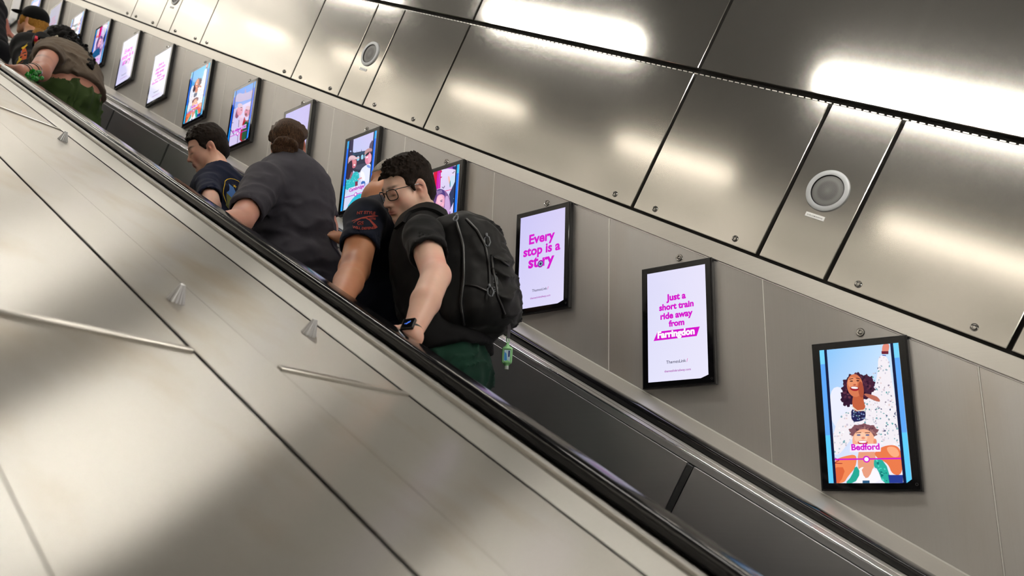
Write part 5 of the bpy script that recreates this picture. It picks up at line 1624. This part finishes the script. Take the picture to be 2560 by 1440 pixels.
# ---- the woman with the bun --------------------------------------------------------
def build_woman():
    F = flat(cdir(-.22, .97, 0)); RT = side_of(F)
    che, wai, hip, nek = at(726, 490, -.78), at(737, 595, -.77), at(742, 690, -.76), at(724, 400, -.79)
    up = nrm(nek - hip); R = frame(F, up)
    sho, elb, wri = at(660, 462, -.97), at(602, 550, -1.14), at(548, 552, -1.28)
    hp = at(722, 356, -.80) + F * .02; HR = frame(cdir(-.12, .95, .12), cdir(0, -.1, 1)); s = .88
    S, T, L = Sdf(), Sdf(), Sdf()
    head(S, hp, HR, s, neck=nek + up * .0, neck_r=.058)
    torso(S, T, [(hip, (.172, .150, .13), R), (hip - up * .12, (.185, .165, .13), R), (wai, (.158, .135, .12), R), (che, (.168, .135, .155), R), (che + up * .10, (.120, .090, .060), R)], k=.05)
    T.ell(hip + up * .035 - F * .02, (.180, .150, .085), R, .035)
    shr = at(788, 470, -.60); elr, wrr = at(818, 570, -.52), at(700, 600, -.20)
    S.chain([sho, elb], [.060, .048], .03); S.chain([elb, wri], [.046, .030], .012)
    S.chain([shr, elr], [.062, .050], .03); S.chain([elr, elr + F * .22 - up * .06], [.046, .030], .012)
    hand(S, wri, nrm(-np.array(S_DIR)), np.array(N_DIR), .92, (.3, .3, .35, .4), .5, -1)
    hand(S, elr + F * .22 - up * .06, F, np.array((0, 0, 1.0)), .92, (.5, .6, .6, .7), .5, 1)
    sleeve(T, sho + up * .01, elb, .078, .067, .80, .06, .0540); sleeve(T, shr + up * .01, elr, .072, .066, .80, .06, .055)
    T.cone(che + up * .10, nek - up * .01, .095, .062, .06)
    T.cone(sho + up * .03, nek - up * .03, .050, .055, .05); T.cone(shr + up * .03, nek - up * .03, .050, .055, .05)
    T.plane(hip - up * .12, -up, .004)
    T.cone(nek + up * .02, nek + up * .09, .062, .066, .012, 's')
    hL, hR = hip - up * .13 - RT * .09, hip - up * .13 + RT * .09
    feet = legs_and_shoes(S, L, hL, hR, .098, None, None)
    L.ell(hip - up * .12, (.195, .172, .13), R, .05)
    skin = (226, 168, 146)
    pn = face_paint(hp, HR, s, (170, 90, 86), (206, 120, 100), (60, 42, 32))
    g = lambda x, y, z: hp + HR @ (np.array([x, y, z]) * s)
    pn += [(g(q * .078, -.012, -.008), .028, (214, 92, 62), .75) for q in (-1, 1)] + [(elb + np.array((.02, -.03, .02)), .03, (170, 96, 84), .5)]
    p = person('person', S, 'broad woman seen from behind, hair in a bun, loose charcoal T-shirt', h=.010, fine=[(hp - .12, hp + .12, .005)], paint=pn, base=skin)
    T.mesh('t_shirt', MAT['tee_grey'], p, .0085, disp=folds([(up + RT * .25, .085, .016, wai - up * .02, .15), (up - RT * .2, .060, .012, hip - up * .02, .17), (RT - up * .55, .085, .012, che + RT * .08 - up * .04, .13), (nrm(elb - sho) + RT * .9, .07, .007, sho + (elb - sho) * .4, .12), (RT + up * .5, .08, .011, che - RT * .12 + up * .03, .10)], 43, .002))
    L.mesh('trousers', MAT['trousers_dark'], p, .011, disp=folds([(UPZ, .08, .004, None, 1)], 45))
    H = Sdf()
    H.ell(g(0, -.016, .036), np.array((.081, .104, .094)) * s, HR, .02); H.ell(g(0, -.050, -.035), np.array((.070, .062, .078)) * s, HR, .03)
    H.box(g(0, .12, -.06), np.array((.09, .075, .13)) * s, .02, HR, .01, 's')
    for q in (-1, 1): H.ell(g(q * .088, .0, -.020), np.array((.022, .030, .048)) * s, HR, .008, 's')
    rnd = random.Random(2)
    for i in range(70):      # strands pulled back to the knot
        a0 = rnd.uniform(-1.9, 1.9); st = g(math.sin(a0) * .088, .035 + rnd.uniform(-.05, .01), .055 + math.cos(a0) * .065)
        mid = g(math.sin(a0) * .080, -.075, .030 + math.cos(a0) * .058); en = g(math.sin(a0) * .03, -.128, -.005 + math.cos(a0) * .02)
        H.chain([st, mid, en], [.005, .0058, .004], .004)
    H.mesh('hair', MAT['hair_brown'], p, .0045, disp=lambda P: vnoise(((P - hp) @ HR) * np.array((120, 40, 120)), 5) * .0009)
    Bn = Sdf(); bc = g(0, -.128, -.020)
    for i in range(46):
        t = i / 46 * 2 * math.pi * 3; rr = .030 + .008 * math.sin(i * 1.7)
        q0 = bc + HR @ np.array((math.cos(t) * rr * 1.25, -.010 + .014 * math.sin(i * 2.3), math.sin(t) * rr * .92)); t2 = t + .5
        q1 = bc + HR @ np.array((math.cos(t2) * rr * 1.25, -.010 + .014 * math.sin((i + 1) * 2.3), math.sin(t2) * rr * .92))
        Bn.cone(q0, q1, .0115, .0115, .006)
    Bn.ell(bc, (.034, .026, .026), HR, .02)
    Bn.mesh('hair_bun', MAT['hair_brown'], p, .004, disp=lambda P: vnoise(P * 140, 8) * .0008)
    shoes(feet, p, MAT['shoe'])
build_woman()

# ---- the boy -------------------------------------------------------------------
def build_boy():
    F = flat(cdir(-.78, .58, 0)); RT = side_of(F)
    che, bel, pel, nek = at(554, 500, -.83), at(562, 570, -.83), at(575, 635, -.83), at(546, 424, -.85)
    up = nrm(nek - bel + np.array((0, 0, .1))); R = frame(F, up)
    sho, elb, wri = at(518, 466, -.965), at(530, 516, -1.05), at(492, 560, -1.26)
    hp = at(517, 371, -.89); HR = frame(cdir(-.84, -.42, -.34), cdir(-.26, -.10, .95)); s = .88
    S, T, L = Sdf(), Sdf(), Sdf()
    head(S, hp, HR, s, neck=nek, neck_r=.046)
    torso(S, T, [(pel, (.135, .10, .12), R), (bel, (.130, .095, .15), R), (che, (.135, .10, .13), R), (che + up * .075, (.095, .07, .05), R)], k=.05)
    shr = che + RT * .145 + up * .06
    S.chain([sho, elb], [.042, .036], .03); S.chain([elb, wri], [.035, .024], .012)
    S.chain([shr, shr - up * .20 + F * .03, shr - up * .26 + F * .2], [.042, .036, .024], .03)
    hand(S, wri, nrm(-np.array(S_DIR)), np.array(N_DIR), .85, (.3, .3, .35, .4), .5, -1)
    hand(S, shr - up * .26 + F * .2, F - up * .2, RT, .85, (.7, .8, .9, 1.0), .5, -1)
    sleeve(T, sho + up * .004, elb, .050, .052, .62, .04, .0412); T.cone(sho, nek - up * .02, .042, .045, .04)
    T.cone(shr, shr - up * .16, .058, .06, .04, cuts=[(shr - up * .14, -up)])
    T.cone(che + up * .08, nek - up * .01, .08, .060, .04)
    T.plane(pel - up * .09, -up, .004); T.cone(nek + up * .01, nek + up * .08, .054, .06, .01, 's')
    hL, hR = pel - up * .08 - RT * .07, pel - up * .08 + RT * .07
    feet = legs_and_shoes(S, L, hL, hR, .068, None, None)
    L.ell(pel - up * .05, (.145, .112, .10), R, .04)
    skin = (238, 188, 164)
    pn = face_paint(hp, HR, s, (168, 88, 82), (206, 116, 96), (34, 24, 20))
    p = person('person', S, 'boy in a navy T-shirt looking down over the handrail', h=.0085, fine=[(hp - .12, hp + .12, .0034)], paint=pn, base=skin)
    T.mesh('t_shirt', MAT['tee_boy'], p, .007, disp=folds([(up, .07, .009, bel, .15), (nrm(elb - sho) + RT, .05, .005, sho + (elb - sho) * .5, .08), (RT + up * .6, .07, .008, che, .12)], 53))
    L.mesh('trousers', MAT['trousers_dark'], p, .011, disp=folds([(UPZ, .08, .004, None, 1)], 55))
    short_hair(hp, HR, s, p, MAT['hair_dark'], .012, seed=14, tufts=420, tl=.014, fringe=.026)
    shoes(feet, p, MAT['shoe_white'])
    # picture on the back of the shirt: an outlined badge with a landscape
    from mathutils.bvhtree import BVHTree
    me = [o for o in p.children if o.name.startswith('t_shirt')][0].data
    tr = BVHTree.FromPolygons([x.co.copy() for x in me.vertices], [tuple(q.vertices) for q in me.polygons])
    e = None
    def decal(pts, name, mat, off):
        m = MB(); vv = []
        for (a_, b_) in pts:
            q = che + RT * a_ + up * (b_ + .0)
            h_ = tr.ray_cast(Vector(q - F * .4), Vector(F), .8)
            vv.append(m.bm.verts.new((np.array(h_[0]) if h_[0] is not None else q - F * .1) - F * off))
        return m, vv
    def fill(pts, name, mat, off):
        # fan over the outline so that it follows the cloth
        c = np.mean(pts, 0); n = len(pts); P = [tuple(c)] + [tuple(np.array(q) * t + c * (1 - t)) for t in (.34, .67, 1) for q in pts]
        m, vv = decal(P, name, mat, off)
        for i in range(n):
            j = (i + 1) % n
            m.bm.faces.new((vv[0], vv[1 + i], vv[1 + j]))
            for k in range(2): m.bm.faces.new((vv[1 + k * n + i], vv[1 + (k + 1) * n + i], vv[1 + (k + 1) * n + j], vv[1 + k * n + j]))
        o = m.build(name, mat); o.parent = p
    oval = [(-.02 + .072 * math.cos(t * .2618) * (1 if abs(math.cos(t * .2618)) < .8 else .93), -.03 + .105 * math.sin(t * .2618)) for t in range(24)]
    fill(oval, 'print_border', MAT['print_yellow'], .002)
    fill([((x + .02) * .955 - .02, (y + .03) * .965 - .03) for x, y in oval], 'print_sky', MAT['tee_boy'], .003)
    fill([(-.082, -.09), (-.07, -.02), (-.045, -.04), (-.03, -.09), (-.02, -.125), (-.06, -.125)], 'print_meadow', MAT['print_green'], .004)
    fill([(-.07, -.02), (-.055, .035), (-.035, .02), (-.015, -.05), (-.02, -.09), (-.04, -.05)], 'print_figure', MAT['print_blue'], .0045)
    fill([(-.01, -.05), (.01, -.03), (.03, -.05), (.02, -.11), (-.01, -.12)], 'print_figure', MAT['print_orange'], .0045)
    fill([(-.028 + .011 * math.cos(k * 1.2566 * .5) * (1 if k % 2 == 0 else .4), .03 + .011 * math.sin(k * 1.2566 * .5) * (1 if k % 2 == 0 else .4)) for k in range(10)], 'print_star', MAT['print_yellow'], .0045)
build_boy()

# ---- the stooping person in taupe ----------------------------------------------------
def build_stooper():
    F = flat(cdir(-.86, .50, 0)); RT = side_of(F)
    pel, wai, che = at(172, 262, -.74), at(180, 205, -.74), at(160, 158, -.75)
    up = nrm(che - wai); R = frame(nrm(F + np.array((0, 0, -.5))), nrm(up * .6 + F * .6 + UPZ * .5))
    R2 = frame(F, UPZ)
    sho, elb, wri = at(122, 140, -.98), at(100, 178, -1.13), at(52, 176, -1.27)
    hp = at(146, 112, -.72); HR = frame(nrm(F * .8 + np.array((0, .0, -.75))), nrm(F * .7 + UPZ * .7)); s = 1.0
    S, T, L = Sdf(), Sdf(), Sdf()
    nek = at(142, 132, -.75)
    head(S, hp, HR, s, neck=nek, neck_r=.055)
    torso(S, T, [(pel, (.18, .16, .13), R2), (wai, (.185, .170, .14), R2), (che + (wai - che) * .45 - F * .0, (.195, .17, .14), R), (che, (.19, .13, .16), R)], k=.08)
    shr = che + RT * .2; 
    S.chain([sho, elb], [.062, .060], .03); S.chain([elb, wri], [.050, .030], .015); S.ell(elb, (.056, .056, .056), None, .02)
    S.chain([shr, shr - UPZ * .25 + F * .05, shr - UPZ * .3 + F * .25], [.058, .048, .03], .03)
    hand(S, wri, nrm(-np.array(S_DIR)), np.array(N_DIR), 1.0, (.3, .35, .4, .45), .5, -1)
    hand(S, shr - UPZ * .3 + F * .25, F, RT, .95, (.7, .8, .9, 1.0), .5, -1)
    sleeve(T, sho + UPZ * .01, elb, .075, .078, .30, .06, .0650)
    T.cone(che + up * .05, sho, .10, .075, .06); T.cone(che, nek, .13, .085, .06); T.cone(shr, shr - UPZ * .18, .075, .07, .05, cuts=[(shr - UPZ * .15, -UPZ)])
    T.ell(pel + UPZ * .07, (.226, .206, .17), R2, .05)
    hemp = at(168, 226, -.76); hn = nrm(np.array((.25, 0, -1)))
    T.plane(hemp, hn, .005)
    T.cone(nek + F * .05 - UPZ * .0, nek + F * .15, .06, .08, .02, 's')
    hL, hR = pel - UPZ * .12 - RT * .09, pel - UPZ * .12 + RT * .09
    feet = legs_and_shoes(S, L, hL, hR, .10, None, None)
    L.ell(pel + UPZ * .03, (.203, .183, .17), R2, .05); L.ell(pel - UPZ * .16, (.20, .18, .2), R2, .05)
    skin = (196, 138, 118)
    pn = face_paint(hp, HR, s, (150, 84, 78), (190, 112, 98))
    ua = sho + (elb - sho) * .5
    pn += [(ua + np.array((0.03, -.05, .0)), (np.eye(3), (.05, .05, .022)), (74, 70, 66), .8), (ua + np.array((.06, -.02, -.03)), .035, (84, 76, 66), .7), (elb + np.array((.0, -.04, -.03)), .04, (206, 140, 124), .5)]
    p = person('person', S, 'person in a taupe T-shirt and green trousers stooping over the handrail', h=.011, fine=[(hp - .1, hp + .1, .007), (wri - .1, wri + .08, .0055)], paint=pn, base=skin)
    T.mesh('t_shirt', MAT['tee_taupe'], p, .010, disp=folds([(UPZ + RT * .3, .12, .020, wai + UPZ * .02 - RT * .05, .2), (RT * .7 + UPZ, .10, .016, che - RT * .1, .16)], 63, .003))
    L.mesh('trousers', MAT['olive'], p, .011, disp=folds([(RT + F * .3, .085, .016, None, 1)], 65))
    H = Sdf(); rnd = random.Random(7)
    for i in range(420):
        a = rnd.uniform(0, 6.283); b = rnd.uniform(-.6, 1.5)
        d = np.array((math.cos(a) * math.cos(b), math.sin(a) * math.cos(b), math.sin(b))); q = hp + HR @ (d * np.array((.105, .120, .115))) - HR[:, 1] * .02
        H.ell(q, rnd.uniform(.011, .021), None, .005)
    H.ell(hp - HR[:, 1] * .02, (.105, .115, .11), HR, .02)
    path = [at(165, 100, -.70), at(188, 112, -.68), at(206, 132, -.68), at(220, 152, -.69), at(230, 168, -.70)]
    for i in range(420):      # long curls hanging to the right
        t = rnd.uniform(0, 3.99); k = int(t); q = path[k] + (path[k + 1] - path[k]) * (t - k); w = .070 * (1 - t / 5.2)
        q = q + np.array((rnd.gauss(0, .5), rnd.gauss(0, .5), rnd.gauss(0, .5))) * w
        H.ell(q, rnd.uniform(.009, .017) * (1 - t * .06), None, .006)
    H.mesh('hair', MAT['hair_black'], p, .006, disp=lambda P: vnoise(P * 90, 9) * .004)
    shoes(feet, p, MAT['shoe'])
    # beads, hair clips and bangles
    ax = nrm(wri - elb)
    o = MB(); rnd = random.Random(5)
    for i in range(26):
        q = at(66 + rnd.uniform(-10, 26), 176 + rnd.uniform(-4, 22), -1.2) + np.array((0, rnd.uniform(-.04, .04), 0)); o.sphere(q, rnd.uniform(.012, .020), 12, 8)
    ob = o.build('bead_garland', MAT['bead_green'], smooth=True); tag(ob, 'shiny green bead garland on the stooping person\'s forearm', 'beads')
    for i, q in enumerate((.30, .42, .70, .82)):
        c = elb + (wri - elb) * q; u_ = nrm(np.cross(ax, UPZ)); w_ = np.cross(ax, u_); r = .047 - .018 * q
        m = MB().tube([c + (u_ * math.cos(t * .3142) + w_ * math.sin(t * .3142)) * r for t in range(21)], .0055, 8, cap=False)
        ob = m.build('bangle', MAT['bangle_dark'] if i % 2 else MAT['chrome'], smooth=True)
        tag(ob, 'chunky bangle on the forearm beside the green beads', 'bracelet', 'bangles on the stooping person\'s arm')
    m = MB()
    for k in range(6): m.sphere(at(131 + 2.4 * k, 95 - 1.0 * k, -.80), .0062, 10, 8)
    ob = m.build('hair_clip', MAT['clip'], smooth=True); ob.parent = p
MAT['bead_green'] = plain('green_beads', lin((8, 130, 24)), .12, spec=.8); MAT['bangle_dark'] = plain('dark_bangle', (.02, .018, .018), .3); MAT['clip'] = plain('pale_clip', lin((225, 214, 190)), .3)
build_stooper()

# ---- the person in the black cap ---------------------------------------------------------
def build_cap():
    F = flat(cdir(-.92, .38, 0)); RT = side_of(F)
    che, bel, pel, nek = at(86, 142, -.70), at(93, 185, -.72), at(98, 222, -.73), at(82, 92, -.70)
    up = nrm(nek - bel); R = frame(F, up)
    sho, elb, wri = at(106, 103, -.88), at(100, 180, -.93), at(75, 215, -.85)
    hp = at(80, 56, -.70); HR = frame(cdir(-.93, .10, .34), cdir(.34, .0, .93)); s = 1.0
    g = lambda x, y, z: hp + HR @ (np.array([x, y, z]) * s)
    S, T, L = Sdf(), Sdf(), Sdf()
    head(S, hp, HR, s, neck=nek, neck_r=.052)
    torso(S, T, [(pel, (.16, .11, .13), R), (bel, (.155, .105, .15), R), (che, (.175, .115, .16), R), (che + up * .08, (.125, .08, .06), R)], k=.06)
    shr = che + RT * .18 + up * .06
    S.chain([sho, elb], [.048, .042], .03); S.chain([elb, wri], [.042, .028], .015); S.chain([shr, shr - UPZ * .26, shr - UPZ * .3 + F * .2], [.048, .042, .028], .03)
    hand(S, wri, nrm(wri - elb), np.array((0, -1.0, .2)), .95, (.6, .7, .8, .9), .5, -1); hand(S, shr - UPZ * .3 + F * .2, F, RT, .95, (.7, .8, .9, 1.0), .5, -1)
    sleeve(T, sho + up * .006, elb, .064, .064, .30, .05, .051)
    T.cone(shr, shr - UPZ * .18, .066, .066, .05, cuts=[(shr - UPZ * .16, -UPZ)])
    T.cone(che + up * .08, nek - up * .02, .095, .068, .05); T.plane(pel - up * .1, -up, .004); T.cone(nek + up * .01, nek + up * .08, .06, .064, .012, 's')
    hL, hR = pel - up * .08 - RT * .085, pel - up * .08 + RT * .085
    feet = legs_and_shoes(S, L, hL, hR, .08, None, None); L.ell(pel - up * .05, (.172, .125, .1), R, .05)
    pn = face_paint(hp, HR, s, (170, 96, 84), (206, 130, 100), (90, 60, 30))
    p = person('person', S, 'person in a black cap with blond hair looking up at the wall', h=.010, fine=[(hp - .12, hp + .12, .0055)], paint=pn, base=(214, 160, 126))
    T.mesh('t_shirt', MAT['tee_dark'], p, .010, disp=folds([(up, .08, .005, bel, .2)], 73)); L.mesh('trousers', MAT['trousers_dark'], p, .012)
    H = Sdf(); H.ell(g(0, -.03, .01), (.082, .092, .085), HR, .02); H.box(g(0, .10, -.05), (.09, .075, .12), .02, HR, .01, 's')
    for q in (-1, 1): H.ell(g(q * .088, -.004, -.012), (.022, .026, .040), HR, .008, 's'); H.chain([g(q * .066, .040, .020), g(q * .070, .034, -.012), g(q * .066, .036, -.045)], [.014, .016, .010], .01)
    H.chain([g(0, -.08, -.02), g(0, -.085, -.08), nek - F * .075 - up * .02, nek - F * .085 - up * .06], [.070, .062, .050, .03], .03)
    H.mesh('hair', MAT['hair_blond'], p, .006, disp=lambda P: vnoise(((P - hp) @ HR) * np.array((140, 60, 30)), 15) * .003)
    Cp = Sdf(); Cp.ell(g(0, -.014, .046), (.090, .112, .094), HR, .02); Cp.box(g(0, 0, -.052), (.2, .2, .075), .004, HR, .004, 's'); Cp.box(g(0, .17, .02), (.1, .09, .028), .004, HR, .004, 's')
    Cp.mesh('cap_crown', MAT['cap'], p, .006)
    Br = Sdf(); Br.ell(g(0, .105, .050), (.074, .090, .010), HR @ np.array([[1, 0, 0], [0, .985, .17], [0, -.17, .985]]), .01); Br.mesh('cap_brim', MAT['cap'], p, .005)
    shoes(feet, p, MAT['shoe'])
    from mathutils.bvhtree import BVHTree
    me = [o for o in p.children if o.name.startswith('t_shirt')][0].data
    tr = BVHTree.FromPolygons([x.co.copy() for x in me.vertices], [tuple(q.vertices) for q in me.polygons])
    def decal(poly, mat, off, name):
        m = MB(); vv = []
        c = np.mean(poly, 0)
        P = [tuple(c)] + [tuple(np.array(q) * t + c * (1 - t)) for t in (.5, 1) for q in poly]; n = len(poly)
        for u, v in P:
            q = at(u, v, -1.2); d = nrm(q - CAM_LOC); h_ = tr.ray_cast(Vector(q), Vector(d), 3)
            vv.append(m.bm.verts.new(np.array(h_[0] if h_[0] is not None else at(u, v, -.8)) - d * off))
        for i in range(n):
            j = (i + 1) % n; m.bm.faces.new((vv[0], vv[1 + i], vv[1 + j])); m.bm.faces.new((vv[1 + i], vv[1 + n + i], vv[1 + n + j], vv[1 + j]))
        m.build(name, mat).parent = p
    def band(pts, w, name, mat):
        P_, N_ = [], []
        for i in range(len(pts) - 1):
            for k in range(5):
                u, v = [pts[i][j] + (pts[i + 1][j] - pts[i][j]) * k / 4 for j in (0, 1)]
                q = at(u, v, -1.2); d = nrm(q - CAM_LOC); h_ = tr.ray_cast(Vector(q), Vector(d), 3)
                if h_[0] is not None: P_.append(np.array(h_[0]) - d * .006); N_.append(-d)
        if len(P_) > 1: MB().ribbon(P_, N_, w, .003).build(name, mat).parent = p
    band([(92, 90), (90, 98), (89, 104)], .020, 'strap', MAT['strap_red']); band([(89, 104), (91, 114), (96, 130)], .018, 'lanyard', MAT['print_yellow'])
    decal([(56, 122), (64, 120), (68, 132), (66, 146), (56, 156), (46, 160), (50, 140)], MAT['print_orange'], .004, 'shirt_print')
    decal([(53, 120), (70, 106), (66, 112), (70, 112), (58, 124)], MAT['print_yellow'], .005, 'shirt_print')
    decal([(42, 156), (48, 140), (56, 146), (52, 152), (40, 164)], MAT['print_yellow'], .005, 'shirt_print')
    decal([(52, 128), (55, 126), (56, 134), (53, 135)], MAT['print_blue'], .006, 'shirt_print')
MAT['strap_red'] = plain('red_strap', lin((206, 20, 60)), .6)
build_cap()

# ---- the person at the left edge ----------------------------------------------------------
def build_edge():
    F = flat(cdir(-.7, .7, 0)); RT = side_of(F)
    che, bel, pel, nek = at(-38, 24, -.62), at(-34, 70, -.62), at(-30, 110, -.62), at(-42, -14, -.62)
    up = nrm(nek - bel); R = frame(F, up)
    sho, elb, wri = at(-6, 10, -.40), at(9, 52, -.30), at(22, 84, -.22)
    hp = at(-46, -44, -.62); HR = frame(F, UPZ)
    S, T, L = Sdf(), Sdf(), Sdf()
    head(S, hp, HR, 1.0, neck=nek, neck_r=.055)
    torso(S, T, [(pel, (.165, .11, .13), R), (bel, (.155, .105, .15), R), (che, (.17, .115, .16), R), (che + up * .08, (.17, .085, .07), R)], k=.06)
    shl = che - RT * .19 + up * .06
    S.chain([sho, elb], [.046, .040], .03); S.chain([elb, wri], [.040, .027], .015); S.chain([shl, shl - UPZ * .26, shl - UPZ * .3 + F * .2], [.048, .042, .028], .03)
    hand(S, wri, nrm(np.array(S_DIR) * .8 + np.array((0, .35, -.1))), np.array(N_DIR), .95, (.3, .35, .35, .4), .5, 1); hand(S, shl - UPZ * .3 + F * .2, F, -RT, .95, (.7, .8, .9, 1.0), .5, 1)
    T.cone(sho + up * .01, sho + (elb - sho) * .7, .066, .062, .05, cuts=[(sho + (elb - sho) * .62, nrm(elb - sho))]); T.cone(shl, shl - UPZ * .2, .066, .066, .05, cuts=[(shl - UPZ * .17, -UPZ)])
    T.cone(che + up * .08, nek - up * .02, .095, .07, .05); T.plane(pel - up * .1, -up, .004)
    hL, hR = pel - up * .08 - RT * .085, pel - up * .08 + RT * .085
    feet = legs_and_shoes(S, L, hL, hR, .08, None, None); L.ell(pel - up * .05, (.172, .125, .1), R, .05)
    p = person('person', S, 'person in black cut by the left edge, arm on the far handrail', h=.011, fine=[(wri - .06, wri + .13, .005)], paint=[], base=(196, 128, 110))
    T.mesh('t_shirt', MAT['tee_dark'], p, .011, disp=folds([(up, .08, .005, bel, .2)], 83)); L.mesh('trousers', MAT['trousers_dark'], p, .012)
    short_hair(hp, HR, 1.0, p, MAT['hair_black'], .014, seed=24, tufts=60, h=.006)
    shoes(feet, p, MAT['shoe'])
build_edge()
